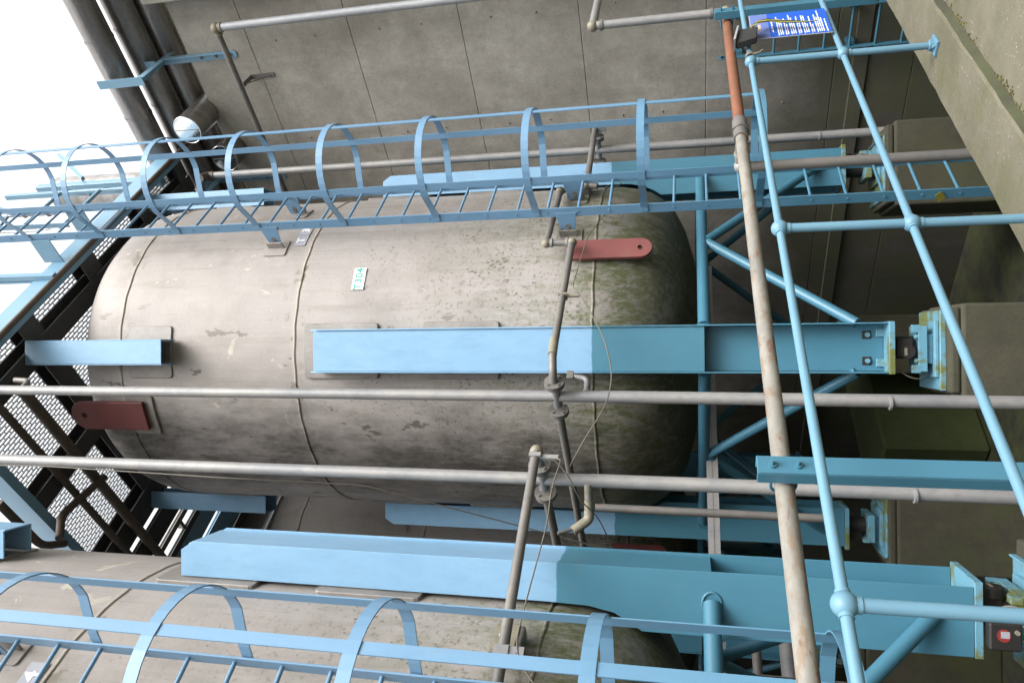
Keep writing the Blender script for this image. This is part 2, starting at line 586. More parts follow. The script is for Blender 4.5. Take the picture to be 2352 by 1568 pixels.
def text(name, body, size, mat, parent, origin, xdir, ydir, extrude=.001, spacing=1.0):
    cu = bpy.data.curves.new(name, 'FONT')
    cu.body = body
    cu.size = size
    cu.align_x = 'CENTER'
    cu.align_y = 'CENTER'
    cu.extrude = extrude
    cu.space_character = spacing
    cu.offset = size * .022
    tmp = bpy.data.objects.new(name + "_tmp", cu)
    COL.objects.link(tmp)
    bpy.context.view_layer.update()
    me = bpy.data.meshes.new_from_object(tmp.evaluated_get(bpy.context.evaluated_depsgraph_get()))
    bpy.data.objects.remove(tmp)
    me.name = name
    x, y = Vector(xdir).normalized(), Vector(ydir).normalized()
    z = x.cross(y)
    off = Vector((0, 0, 0))
    p = parent
    while p is not None:
        off += p.location
        p = p.parent
    R = Matrix((x, y, z)).transposed()
    for v in me.vertices:
        v.co = R @ v.co + Vector(origin) - off
    me.materials.clear()
    me.materials.append(M[mat])
    o = bpy.data.objects.new(name, me)
    COL.objects.link(o)
    o.parent = parent
    return o

# ================================================================== setting
# ground sheet beyond the pit (viewer's side) and the pit itself
KF, KN = 2.27, 1.885          # kerb far / near edge
b = B()
b.box(-60, 60, -60, KN - .002, -.6, .118)
g = struct(b.done('ground', 'ground'))
b = B()
xs = [-6 + i * .12 for i in range(120)]
prev = None
for i, x in enumerate(xs):
    j = lambda a: (random.random() - .5) * a
    ring = [Vector((x, KN - .03 + j(.006), .08)), Vector((x, KN + j(.008), .160 + j(.006))), Vector((x, KN + .010 + j(.008), .172 + j(.004))),
            Vector((x, 2.08, .172 + j(.004))), Vector((x, KF - .012 + j(.006), .172 + j(.004))), Vector((x, KF + j(.005), .16)), Vector((x, KF, -2.0)), Vector((x, KN, -2.0))]
    if i in (44, 73):
        ring[2].z -= .012
        ring[1].z -= .012
    vs = [b.bm.verts.new(p) for p in ring]
    if prev:
        for q in range(8):
            f = b.bm.faces.new((prev[q], prev[(q + 1) % 8], vs[(q + 1) % 8], vs[q]))
            f.material_index = 1 if q in (0, 7) else 0
    prev = vs
struct(b.done('kerb', ['ground', 'damp']))
b = B()
b.box(-8, 60, KF - .02, 40, -2.2, -1.62)
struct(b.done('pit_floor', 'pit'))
# moss tufts along the foot of the kerb
b = B()
for i in range(1500):
    x = random.uniform(2.6, 6.2)
    y = KN - abs(random.gauss(0, .022))
    r = random.uniform(.002, .0075)
    b.bm.verts.ensure_lookup_table()
    if random.random() < .35 + .3 * sin(x * 7):
        ret = bmesh.ops.create_icosphere(b.bm, subdivisions=1, radius=r, matrix=Matrix.Translation((x, y, .12)) @ Matrix.Diagonal((1.3, 1, .6, 1)))
        mi = 0 if random.random() < .7 else 1
        for v in ret['verts']:
            v.co += Vector((random.uniform(-1, 1), random.uniform(-1, 1), random.uniform(-1, 1))) * r * .4
            for f in v.link_faces:
                f.material_index = mi
tag(b.done('moss', ['moss', 'mossg']), 'dry yellow and green moss in the joint at the foot of the kerb', 'moss', kind='stuff')

# right-hand concrete wall: formwork courses 1.31 m high with real joints
def wall_panels(b, x0, y0, y1, cuts, step, th, zt, jog=0):
    ycut = [y0 + i * step for i in range(int((y1 - y0) / step) + 1)] + [y1]
    for z0, z1 in zip(cuts, cuts[1:]):
        b.box(x0, x0 + th, y0, y1, z0 + .0015, z1 - .0015)
    b.box(x0 + .012, x0 + th - .01, y0 + .01, y1 - .01, cuts[0] - .2, zt - .02)
w = thing('concrete_wall', 'tall grey board-marked concrete wall at the right carrying the lagged pipes', 'wall', (8.3, 2.3, 0))
b = B()
cuts = [-2.0, -.66, .11, 1.42, 2.735, 4.05, 5.352, 6.64, 7.50]
wall_panels(b, 8.3, .6, 16, cuts, 2.5, .32, 7.50)
for yy in (1.5, 2.75, 4.0, 5.25, 6.5, 7.75):
    for zz in (.6, 1.05, 1.9, 2.35, 3.2, 3.7, 4.5, 5.0, 5.8, 6.3):
        b.cyl((8.294, yy + random.uniform(-.02, .02), zz), (8.31, yy, zz), .013, 12, mi=1)
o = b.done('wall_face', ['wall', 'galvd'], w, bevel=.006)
b = B()
b.box(8.275, 8.3 - .003, .6, 16, -.22, -.06)
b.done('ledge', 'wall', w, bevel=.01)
b = B()
b.box(8.16, 8.298, .6, 2.16, 4.0, 7.70)
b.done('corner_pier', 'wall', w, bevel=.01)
# rear side of the pit, then an unseen left wall added to block light
w2 = thing('concrete_wall', 'dark mossy concrete wall closing the far side of the pit', 'wall', (2, 14, 0))
b = B()
cuts = [-2.0, -.4, .9, 2.2, 3.5, 4.8, 6.1, 7.4]
for z0, z1 in zip(cuts, cuts[1:]):
    b.box(-7.5, 8.28, 14, 14.4, z0 + .004, z1 - .004)
b.box(-7.45, 8.2, 14.012, 14.38, -2, 7.38)
b.done('wall_face', 'pit', w2)
w3 = thing('concrete_wall', 'unseen concrete wall added at the left end of the pit to block light', 'wall', (-7.7, 8, 0))
b = B()
b.box(-7.9, -7.5, KF, 14.4, -2, 7.4)
b.done('wall_face', 'pit', w3, bevel=.02)
# concrete cross-bund low between plinths (green with algae)
b = B()
b.prism([(6.1, 7.2, -1.62), (8.25, 7.2, -1.62), (8.25, 8.3, -1.62), (6.1, 8.3, -1.62)], (0, 0, 1.1))
tag(b.done('concrete_bund', 'algae', bevel=.03), 'low algae-green concrete bund on the pit floor behind the round-legged tank', 'bund')

# ================================================================== tanks
R = 1.675
LEG0 = -137.5
def frame(c, deg):
    a = RAD(deg)
    return Vector((cos(a), sin(a), 0)), Vector((-sin(a), cos(a), 0)), Vector((c[0], c[1], 0))

def make_tank(cx, cy, label):
    t = thing('storage_tank', label, 'tank', (cx, cy, 0), 'stainless storage tanks on four blue legs')
    c = (cx, cy)
    bot = [(0, 1.47), (.5, 1.50), (.9, 1.565), (1.2, 1.65), (1.4, 1.75), (1.52, 1.86), (1.60, 1.98), (1.645, 2.12), (1.668, 2.27), (R, 2.42)]
    top = [(R, 7.10), (1.668, 7.25), (1.645, 7.39), (1.60, 7.52), (1.52, 7.63), (1.4, 7.72), (1.2, 7.80), (.9, 7.87), (.5, 7.92), (0, 7.94)]
    mid = [(R, 2.42 + (7.1 - 2.42) * i / 12) for i in range(1, 12)]
    b = B()
    b.lathe(bot + mid + top, 128, c)
    b.done('shell', 'tank', t)
    for z in (2.42, 5.2, 7.1):
        b = B()
        n = 128
        b.tube([(cx + (R - .003) * cos(2 * pi * i / n), cy + (R - .003) * sin(2 * pi * i / n), z + .004 * sin(i * 1.7)) for i in range(n)], .014, 8, closed=True)
        b.done('weld_seam', 'tank', t)
    # four legs
    for q in range(4):
        deg = LEG0 + 90 * q
        r, tt, c0 = frame(c, deg)
        P = lambda rho, tau, z: c0 + r * rho + tt * tau + Vector((0, 0, z))
        b = B()
        prof = [(1.93, .172), (1.93, 4.84), (1.87, 4.93), (1.698, 4.93), (1.698, 2.45), (1.69, 2.2), (1.66, 2.05), (1.60, 1.94), (1.565, 1.89), (1.565, .172)]
        for s in (-1, 1):
            b.prism([P(rho, s * .186 - .006, z) for rho, z in prof], tt * .012)
        # cover plate and, below it, the open channel
        b.prism([P(1.903, -.178, 1.50), P(1.903, .178, 1.50), P(1.903, .178, 4.88), P(1.903, -.178, 4.88)], r * .012)
        b.prism([P(1.76, -.178, .172), P(1.76, .178, .172), P(1.76, .178, 1.75), P(1.76, -.178, 1.75)], r * .012)
        b.prism([P(1.70, -.178, 4.84), P(1.900, -.178, 4.84), P(1.900, .178, 4.84), P(1.70, .178, 4.84)], Vector((0, 0, .012)))
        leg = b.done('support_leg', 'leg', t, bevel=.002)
        b = B()
        b.obox(P(1.76, 0, .15), (r, tt, (0, 0, 1)), (.20, .197, .02))
        for s in (-1, 1):
            b.obox(P(1.775, s * .115, .195), (r, tt, (0, 0, 1)), (.015, .03, .028))
        b.done('end_plate', 'foot', leg, bevel=.003)
        b = B()
        for s in (-1, 1):      # dark plates in place of the shade inside bolt pockets
            b.obox(P(1.774, s * .1, .29), (r, tt, (0, 0, 1)), (.003, .032, .032), 1)
            b.cyl(P(1.77, s * .1, .285), P(1.795, s * .1, .285), .02, 6)
        b.done('bolt', ['foot', 'cell'], leg)
        # pads welded to the shell behind the leg
        hw = .252 / R
        for z0, z1 in ((4.36, 5.09), (3.23, 3.93)):
            b = B()
            b.curved(c, R - .01, R + .026, RAD(deg) - hw, RAD(deg) + hw, z0, z1)
            b.done('leg_pad', 'padm', t, bevel=.005)
        b = B()
        b.curved(c, R - .01, R + .018, RAD(deg) - hw, RAD(deg) + hw, 6.51, 7.0)
        b.done('post_pad', 'padm', t, bevel=.005)
        # post carrying the platform
        b = B()
        w_ = .115
        for s in (-1, 1):
            b.obox(P(1.80, s * w_, 7.23), (r, tt, (0, 0, 1)), (.10, .006, .775))
        b.obox(P(1.898, 0, 7.23), (r, tt, (0, 0, 1)), (.006, w_ - .0065, .775))
        b.done('platform_post', 'leg', t, bevel=.002)
        # brace ring tube to the next leg and its two diagonals
        r2, t2, _ = frame(c, deg + 90)
        A = c0 + r * 1.75 + tt * .19 + Vector((0, 0, 1.5))
        D = c0 + r2 * 1.75 - t2 * .19 + Vector((0, 0, 1.5))
        b = B()
        b.cyl(A, D, .05, 20)
        mid_ = (A + D) / 2 + Vector((0, 0, -.03))
        br = b.done('brace_ring_tube', 'teal', t)
        for rr, ta, sg in ((r, tt, 1), (r2, t2, -1)):
            b = B()
            e = c0 + rr * 1.78 + ta * .19 * sg + Vector((0, 0, .36))
            b.cyl(mid_ + (e - mid_).normalized() * .02, e, .042, 18)
            b.done('brace_diagonal', 'teal', t)
        for e, sg, ta in ((A, 1, tt), (D, -1, t2)):
            b = B()
            ux = ta.normalized()
            ring = []
            w1 = ux.cross(Vector((0, 0, 1)))
            ring = [e + ux * sg * .004 + w1 * .053 * cos(2 * pi * i / 20) * 1.25 + Vector((0, 0, .053 * sin(2 * pi * i / 20))) for i in range(20)]
            b.tube(ring, .008, 6, closed=True)
            b.done('weld_bead', 'teal', br)
    # ladder lugs
    for ang in (-100.5, -79.5):
        for z in (5.57, 2.66):
            b = B()
            b.curved(c, R - .01, R + .014, RAD(ang) - .06, RAD(ang) + .06, z - .12, z + .13, cut=.02)
            r, tt, c0 = frame(c, ang)
            b.obox(c0 + r * (R + .045) + Vector((0, 0, z)), (r, tt, (0, 0, 1)), (.04, .008, .085))
            b.done('ladder_lug', 'tank', t, bevel=.003)
    # lifting plates
    def lug(ang, rho, zb, zt, w_, th, hole):
        r, tt, c0 = frame(c, ang)
        sgn = 1 if zt > zb else -1
        pts = []
        zc = zt - sgn * w_
        outl = [(-w_, zb), (w_, zb)]
        arc = [(w_ * cos(pi * i / 16), zc + sgn * w_ * sin(pi * i / 16)) for i in range(17)]
        outl += arc
        hc = [(hole * cos(2 * pi * i / 16), zc + hole * sin(2 * pi * i / 16)) for i in range(16)]
        b = B()
        bm = b.bm
        for off, flip in ((0, 1), (th, 0)):
            vo = [bm.verts.new(c0 + r * (rho + off) + tt * a + Vector((0, 0, z))) for a, z in outl]
            vh = [bm.verts.new(c0 + r * (rho + off) + tt * a + Vector((0, 0, z))) for a, z in hc]
            eo = [bm.edges.new((vo[i], vo[(i + 1) % len(vo)])) for i in range(len(vo))]
            eh = [bm.edges.new((vh[i], vh[(i + 1) % 16])) for i in range(16)]
            bmesh.ops.triangle_fill(bm, edges=eo + eh, use_beauty=True)
            if off == 0:
                O1, H1 = vo, vh
            else:
                for L1, L2 in ((O1, vo), (H1, vh)):
                    n = len(L1)
                    for i in range(n):
                        bm.faces.new((L1[i], L1[(i + 1) % n], L2[(i + 1) % n], L2[i]))
        return b
    b = lug(-107.5, R + .035, 2.62, 1.92, .10, .035, .022)
    r, tt, c0 = frame(c, -107.5)
    b.obox(c0 + r * (R + .014) + Vector((0, 0, 2.53)), (r, tt, (0, 0, 1)), (.022, .06, .09))
    b.done('tailing_lug', 'red', t, bevel=.003)
    b = lug(-159, R + .028, 6.86, 7.72, .15, .04, .032)
    b.done('lifting_lug', 'redd', t, bevel=.003)
    b = B()
    b.curved(c, R - .01, R + .024, RAD(-166.5), RAD(-152), 6.775, 7.08)
    b.done('lug_pad', 'padm', t, bevel=.005)
    return t

TX, TY, PITCH = 5.93, 5.49, 4.70
t304 = make_tank(TX, TY, 'stainless tank with the white T304 plate on its side, beside the concrete wall')
tl = copy_tree(t304)
tl.location = (TX - PITCH, TY, 0)
tl['label'] = 'nearest stainless tank, cut off by the edge, mossy, with a grey plate reading 4'
tr = copy_tree(t304)
tr.location = (TX, TY + PITCH, 0)
tr['label'] = 'far shaded stainless tank seen through the gap behind the T304 tank'
trl = copy_tree(t304)  # unseen tank, added to keep skylight out of the pit
trl.location = (TX - PITCH, TY + PITCH, 0)
trl['label'] = 'unseen stainless tank added straight behind the nearest tank to block light'

def cylpt(cx, cy, rho, ang, z):
    return Vector((cx + rho * cos(RAD(ang)), cy + rho * sin(RAD(ang)), z))
# number plate T304
r, tt, c0 = frame((TX, TY), -114.1)
o0 = c0 + r * (R + .006) + Vector((0, 0, 4.605))
b = B()
tilt = Vector((0, 0, 1)) + tt * .03
b.obox(o0, (r, tt, (0, 0, 1)), (.003, .112, .058))
np_ = b.done('number_plate', 'white', t304)
text('lettering', 'T304', .098, 'green', np_, o0 + r * .0045, tt, (0, 0, 1), spacing=1.12)
# large stencil label under the ladder: T 3..
r, tt, c0 = frame((TX, TY), -94.6)
for ang, ch in ((-97.2, 'T'), (-91.9, '3')):
    r, tt, c0 = frame((TX, TY), ang)
    o1 = c0 + r * (R + .004) + Vector((0, 0, 5.335))
    b = B()
    b.obox(o1, (r, tt, (0, 0, 1)), (.003, .075, .06))
    pl = b.done('stencil_plate', 'greylab', t304)
    text('lettering', ch, .115, 'white', pl, o1 + r * .0045, tt, (0, 0, 1), extrude=.0012)
r, tt, c0 = frame((TX - PITCH, TY), -84.6)
o1 = c0 + r * (R + .004) + Vector((0, 0, 5.30))
b = B()
b.obox(o1, (r, tt, (0, 0, 1)), (.003, .085, .065))
pl = b.done('stencil_plate', 'greylab', tl)
text('lettering', '4', .13, 'white', pl, o1 + r * .0045, tt, (0, 0, 1), extrude=.0012)

# ================================================================== plinths and load cells
def make_plinth(cx, cy, deg, label):
    r, tt, c0 = frame((cx, cy), deg)
    loc = c0 + r * 1.76 + Vector((0, 0, -1.6))
    t = thing('concrete_plinth', label, 'plinth', loc, 'concrete plinths under the tank legs')
    b = B()
    b.obox(c0 + r * 1.72 + tt * -.02 + Vector((0, 0, -.945)), (r, tt, (0, 0, 1)), (.40, .335, .675))
    b.obox(c0 + r * 1.72 + tt * -.02 + Vector((0, 0, -.233)), (r, tt, (0, 0, 1)), (.37, .31, .035), 1)
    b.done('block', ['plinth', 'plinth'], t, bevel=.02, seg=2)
    return t
def make_cell(cx, cy, deg, label, sticker=False):
    r, tt, c0 = frame((cx, cy), deg)
    P = lambda rho, tau, z: c0 + r * rho + tt * tau + Vector((0, 0, z))
    ax = (r, tt, (0, 0, 1))
    t = thing('load_cell', label, 'load cell', P(1.76, 0, -.198), 'load cells under the tank legs')
    b = B()
    b.obox(P(1.70, -.02, -.188), ax, (.30, .295, .01))
    b.obox(P(1.995, -.02, -.178), ax, (.006, .295, .02))
    b.obox(P(1.74, -.01, -.162), ax, (.17, .21, .014))
    b.done('base_plate', 'foot', t, bevel=.004)
    b = B()
    b.obox(P(1.76, -.01, -.125), ax, (.10, .11, .022))
    b.obox(P(1.76, -.01, -.075), ax, (.13, .17, .03))
    for s in (-1, 1):
        b.obox(P(1.87, s * .15 - .01, -.03), ax, (.02, .03, .03))
        b.cyl(P(1.87, s * .09 - .01, -.045), P(1.87, s * .09 - .01, -.02), .02, 6)
    b.done('mounting_block', 'foot', t, bevel=.003)
    b = B()
    b.cyl(P(1.76, 0, -.045), P(1.76, 0, .128), .085, 24)
    b.obox(P(1.80, 0, .05), ax, (.09, .07, .055))
    b.cyl(P(1.84, -.03, .03), P(1.90, -.03, .03), .055, 20)
    b.done('cell_body', 'cell', t, bevel=.004)
    b = B()
    b.obox(P(1.903, -.03, .045), ax, (.002, .028, .01))
    b.done('rating_tag', 'brass', t)
    b = B()
    b.tube([P(1.8, -.16, .08), P(1.86, -.22, .02), P(1.84, -.24, -.06), P(1.8, -.2, -.12)], .006, 8, bend=.06)
    b.done('cable', 'cable', t)
    if sticker:
        b = B()
        b.obox(P(1.70, -.215, .045), ax, (.07, .035, .075))
        jb = b.done('junction_box', 'cell', t, bevel=.008)
        b = B()
        b.cyl(P(1.71, -.251, .055), P(1.71, -.2535, .055), .033, 24)
        st = b.done('sticker', 'redlab', jb)
        b = B()
        b.obox(P(1.715, -.2545, .05), ax, (.017, .0015, .02))
        b.done('sticker_panel', 'greylab', st)
        b = B()
        b.cyl(P(1.73, -.25, -.045 + .04), P(1.73, -.262, -.005), .012, 12)
        b.done('gland', 'brass', jb)
        b = B()
        b.tube([P(1.68, -.23, -.03), P(1.68, -.25, -.15), P(1.62, -.3, -.3), P(1.5, -.34, -.9)], .007, 8, bend=.1)
        b.tube([P(1.75, -.23, -.03), P(1.78, -.25, -.12), P(1.74, -.28, -.25), P(1.65, -.4, -.9)], .007, 8, bend=.1)
        b.done('cable', 'cable', t)
    return t
spots = [((TX, TY), -137.5, 'below the middle front leg of the T304 tank', False),
         ((TX, TY), -47.5, 'below the leg of the T304 tank next to the wall', False),
         ((TX, TY), 132.5, 'below the left-hand leg of the T304 tank, half in shade', False),
         ((TX, TY), 42.5, 'below the back leg of the T304 tank', False),
         ((TX - PITCH, TY), -47.5, 'below the leg of the nearest tank', True),
         ((TX - PITCH, TY), 42.5, 'below the back leg of the nearest tank', False),
         ((TX, TY + PITCH), -137.5, 'below the front leg of the far shaded tank', False)]
for c, deg, wh, stk in spots:
    make_plinth(c[0], c[1], deg, 'square mossy concrete plinth ' + wh)
    make_cell(c[0], c[1], deg, ('load cell with a red sticker ' if stk else 'dark load cell ') + wh, stk)

# ================================================================== caged ladders
def make_ladder(cx, label):
    t = thing('caged_ladder', label, 'ladder', (cx, 3.6, -1.5), 'caged ladders on the tanks')
    pitch = .275
    zr = [1.737 + pitch * k for k in range(-11, 29)]
    for s in (-1, 1):
        x = cx + s * .272
        b = B()
        b.box(x - .006, x + .006, 3.552, 3.642, -1.5, 9.05)
        # kinked walk-through top
        b.prism([(x - .006, 3.552, 9.05), (x - .006, 3.642, 9.05), (x - .006 + s * .12, 3.642, 9.35), (x - .006 + s * .12, 3.552, 9.35)], (.012, 0, 0))
        b.box(x - .006 + s * .12, x + .006 + s * .12, 3.552, 3.642, 9.35, 10.4)
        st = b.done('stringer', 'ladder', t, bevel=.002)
        b = B()
        for z in zr:
            b.cyl((x + s * .005, 3.597, z), (x + s * .0125, 3.597, z), .011, 8)
        b.done('rivet', 'ladder', st)
        for z in (5.57, 2.66):
            b = B()
            b.prism([(x - .007 - .008, 3.60, z - .085), (x - .007 - .008, 3.80, z - .06), (x - .015, 3.80, z + .06), (x - .015, 3.60, z + .105)], (.0075, 0, 0))
            br = b.done('bracket', 'ladder', t, bevel=.002)
            b = B()
            b.cyl((x - .026, 3.765, z), (x - .012, 3.765, z), .02, 6)
            b.cyl((x - .0165, 3.74, z), (x - .0155, 3.74, z), .026, 12)
            b.done('bolt', 'galvd', br)
    for z in zr:
        b = B()
        b.cyl((cx - .266, 3.597, z), (cx + .266, 3.597, z), .0125, 10)
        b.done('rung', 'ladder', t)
    CY, CR = 3.20, .42
    def strip(b, path, wz, th):
        # flat hoop bar: rectangle section swept in plan
        n = len(path)
        rings = []
        for i in range(n):
            a, c_ = Vector(path[max(i - 1, 0)]), Vector(path[min(i + 1, n - 1)])
            d = (c_ - a).normalized()
            nn = Vector((-d.y, d.x, 0))
            p = Vector(path[i])
            rings.append([b.bm.verts.new(p + nn * th * u + Vector((0, 0, wz * v))) for u, v in ((-.5, -.5), (.5, -.5), (.5, .5), (-.5, .5))])
        for A_, C_ in zip(rings, rings[1:]):
            for j in range(4):
                b.bm.faces.new((A_[j], A_[(j + 1) % 4], C_[(j + 1) % 4], C_[j]))
        b.bm.faces.new(rings[0])
        b.bm.faces.new(list(reversed(rings[-1])))
    zh = [1.05, 1.985, 2.93, 3.86, 4.785, 5.69, 6.585, 7.48, 8.38]
    for z in zh:
        path = [(cx - .285, 3.62, z), (cx - .285, 3.58, z), (cx - .31, 3.50, z)]
        for i in range(25):
            a = RAD(168 + i * (204 / 24))
            path.append((cx + CR * cos(a), CY + CR * sin(a), z))
        path += [(cx + .31, 3.50, z), (cx + .285, 3.58, z), (cx + .285, 3.62, z)]
        b = B()
        strip(b, path, .062, .007)
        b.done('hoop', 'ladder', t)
    for ang, nrm in ((182, 182), (-85, -85), (-10, 6)):
        b = B()
        a = RAD(ang)
        rr = Vector((cos(a), sin(a), 0))
        ta = Vector((-sin(a), cos(a), 0))
        ctr = Vector((cx, CY, 0)) + rr * (CR - .008)
        rr = Vector((cos(RAD(nrm)), sin(RAD(nrm)), 0))
        ta = Vector((-rr.y, rr.x, 0))
        z0, z1 = zh[0] - .03, zh[-1] + .6
        b.obox(ctr + Vector((0, 0, (z0 + z1) / 2)), (rr, ta, (0, 0, 1)), (.0035, .028, (z1 - z0) / 2))
        b.done('cage_strap', 'ladder', t)
    return t
lad = make_ladder(5.925, 'caged blue ladder up the T304 tank, the one farther away')
lad2 = copy_tree(lad)
lad2.location.x = 1.225
lad2['label'] = 'caged blue ladder on the nearest tank, large and cut off by the edge'

# inspection tag on the foot of the far ladder
b = B()
b.prism([(5.628, 3.56, -.315), (5.628, 3.60, -.275), (5.628, 3.66, -.315), (5.628, 3.62, -.36)], (.004, 0, 0))
tag(b.done('inspection_tag', 'yellow', loc=(5.63, 3.6, -.3)), 'small yellow tag tied to the lower stringer of the T304 ladder', 'tag')

# plain ladder on the wall
t = thing('wall_ladder', 'plain blue ladder without a cage fixed to the concrete wall behind the sign', 'ladder', (8.15, 3.2, -1.5))
for y in (2.965, 3.385):
    b = B()
    b.box(8.115, 8.185, y - .006, y + .006, -1.55, 1.27)
    b.cyl((8.15, y - .006, 1.27), (8.15, y + .006, 1.27), .035, 16)
    b.done('stringer', 'ladder' if 0 else 'teal', t, bevel=.002)
for k in range(11):
    b = B()
    b.cyl((8.15, 2.97, .99 - k * .2435), (8.15, 3.38, .99 - k * .2435), .0125, 10)
    b.done('rung', 'teal', t)
for z in (.0, -1.2, 1.1):
    for y_ in (3.34, 2.975):
        b = B()
        b.box(8.18, 8.30 - .002, y_, y_ + .036, z - .04, z + .04)
        b.done('bracket', 'teal', t)

# ================================================================== vertical mains and branches
def flange(b, p, d, r=.075, th=.018, mi=0, bolts=4):
    p, d = Vector(p), Vector(d).normalized()
    for s in (-1, 1):
        b.cyl(p + d * (s * th * .6 - th * .5), p + d * (s * th * .6 + th * .5), r, 24, mi)
    u = d.cross(Vector((0, 0, 1))).normalized() if abs(d.z) < .9 else Vector((1, 0, 0))
    v = d.cross(u)
    for i in range(bolts):
        a = 2 * pi * (i + .5) / bolts
        c_ = p + (u * cos(a) + v * sin(a)) * r * .72
        b.cyl(c_ - d * .032, c_ + d * .032, .0095, 6, mi)

def main_pipe(x, y, lean, ztop, label):
    t = thing('vertical_pipe', label, 'pipe', (x, y, -1.6), 'vertical galvanised mains in front of the tanks')
    b = B()
    b.cyl((x, y, -1.6), (x + lean * .6, y, 2.25), .045, 20)
    b.done('lower_pipe', 'galv', t)
    b = B()
    b.cyl((x + lean * .6, y, 2.25), (x + lean, y, ztop), .042, 20)
    b.done('upper_pipe', 'galv', t)
    b = B()
    zc = .31
    b.cyl((x, y, zc - .008), (x, y, zc + .008), .05, 20)
    b.done('coupling', 'galv', t)
    return t
YP = 4.03
xA, xB, xC = 3.82, 3.045, 7.53
pA = main_pipe(xA - .02, YP, .055, 7.72, 'straight grey main in front of the T304 tank, right-hand one of the near pair')
pB = main_pipe(xB, YP, .045, 9.2, 'straight grey main left of the T304 tank, left-hand one of the near pair')
pC = main_pipe(xC, YP, .02, 7.35, 'grey main rising between the T304 ladder and the concrete wall')
# head of pipe A: elbow into the platform
b = B()
b.tube([(xA + .03, YP, 7.70), (xA + .03, YP, 7.98), (xA + .03, YP + .35, 8.06)], .042, 16, bend=.12)
b.sphere((xA + .03, YP, 7.76), .075)
b.done('end_elbow', 'brown', pA)
b = B()
b.tube([(xC + .02, YP, 7.33), (xC + .02, YP, 7.42), (xC - .12, YP - .05, 7.44)], .05, 16, bend=.05)
b.done('end_elbow', 'brown', pC)
b = B()   # small tee with elbow on A near the top
b.tube([(xA + .03, YP, 7.42), (xA + .16, YP + .01, 7.42), (xA + .18, YP + .02, 7.60)], .026, 12, bend=.06)
b.done('side_outlet', 'galvd', pA)

ZB = 2.575
def stack(x, front_y, back_y, parent, zt=ZB):
    """tee, flanges and back branch along +Y through a main"""
    b = B()
    b.cyl((x, front_y, zt), (x, YP, zt), .03, 14)
    b.cyl((x, YP - .09, zt), (x, YP + .09, zt), .036, 16)
    b.done('tee', 'galv', parent)
    for yy in (YP - .145, YP + .15):
        b = B()
        flange(b, (x, yy, zt), (0, 1, 0))
        b.done('flange', 'galvd', parent)
    b = B()
    b.cyl((x, YP + .17, zt), (x, back_y, zt - .01), .031, 14)
    b.done('back_branch', 'galvd', parent)
YB = 3.725
stack(xA + .004, 3.86, 8.9, pA)
stack(xB + .02, YB + .03, 9.5, pB)
stack(xC + .01, YB + .03, 4.55, pC)
# small drain on A and B
def drain(x, z, parent, red=False, yoff=0):
    if not red:
        b = B()
        b.tube([(x, YP, z), (x + .19, YP - .01, z + .0), (x + .21, YP - .01, z + .12)], .021, 12, bend=.05)
        b.cyl((x + .05, YP, z), (x + .07, YP, z), .027, 12)
        b.cyl((x + .11, YP, z), (x + .13, YP, z), .027, 12)
        b.done('drain_branch', 'galv', parent)
        b = B()
        b.box(x + .17, x + .25, YP - .035, YP - .02, z + .11, z + .16)
        b.done('valve_handle', 'galvd', parent)
    else:
        b = B()
        b.cyl((x, YP, z), (x - .06, YP + .1, z), .027, 12, mi=1)
        b.cyl((x - .06, YP + .1, z), (x - .1, YP + .16, z), .03, 12)
        b.tube([(x - .1, YP + .16, z), (x - .14, YP + .2, z), (x - .22, YP + .22, z + .10)], .033, 12, bend=.05)
        b.done('drain_branch', ['brass', 'rust'], parent)
        b = B()
        b.tube([(x - .22, YP + .2, z + .1), (x - .27, YP + .18, z + .19)], .012, 8)
        b.done('valve_handle', 'galvd', parent)
drain(xA, 2.36, pA)
drain(xB, 2.27, pB, True)
# front branches, running level behind the ladders
def branch(pts, name, label, parts=(), bend=.05, r=.03):
    t = thing(name, label, 'pipe', pts[0], 'thin sampling branch pipes')
    b = B()
    b.tube(pts, r, 14, bend=bend)
    b.done('pipe_run', 'galvd', t)
    for p in parts:
        b = B()
        b.sphere(p, r * 1.45)
        b.done('elbow', 'brass', t)
    return t
sA = branch([(xA, 3.86, ZB), (xA + .02, 3.78, ZB), (xA + .14, YB, ZB + .01), (5.37, YB, ZB + .02), (5.37, YB, 2.82), (6.22, YB, 2.80), (6.26, YB, 2.70)],
            'branch_pipe', 'thin grey pipe crossing in front of the middle blue leg of the T304 tank', [(5.37, YB, ZB + .02), (5.37, YB, 2.82), (6.22, YB, 2.80)])
for z in (ZB + .065, 2.775):
    b = B()
    b.cyl((5.37, YB, z - .012), (5.37, YB, z + .012), .04, 16)
    b.done('union_ring', 'galv', sA)
b = B()
b.cyl((xA + .14, YB, ZB + .01), (xA + .30, YB - .005, ZB + .015), .0335, 14)
b.done('heat_sleeve', 'brass', sA)
b = B()
b.box(4.62, 4.64, YB - .033, YB + .033, ZB - .022, ZB + .045)
b.box(4.62, 4.64, YB - .012, YB + .006, ZB - .12, ZB - .02)
b.done('pipe_clip', 'brass', sA)
sB = branch([(xB + .02, YB + .04, ZB + .0), (xB + .02, YB, ZB), (.4, YB, ZB - .03)], 'branch_pipe', 'thin grey pipe crossing in front of the leg of the nearest tank', [(xB + .02, YB + .01, ZB)], .04)
b = B()
b.box(xB - .05, xB - .02, YB - .034, YB + .034, ZB - .04, ZB + .036)
b.box(xB - .05, xB - .02, YB - .012, YB + .012, ZB - .15, ZB - .04)
b.done('pipe_clip', 'galv', sB)
b = B()
b.box(1.70, 1.755, YB - .035, YB + .035, ZB - .05, ZB + .03)
b.box(1.70, 1.755, YB - .025, YB - .015, ZB - .13, ZB - .05)
b.cyl((1.727, YB - .03, ZB - .09), (1.727, YB - .012, ZB - .09), .01, 8)
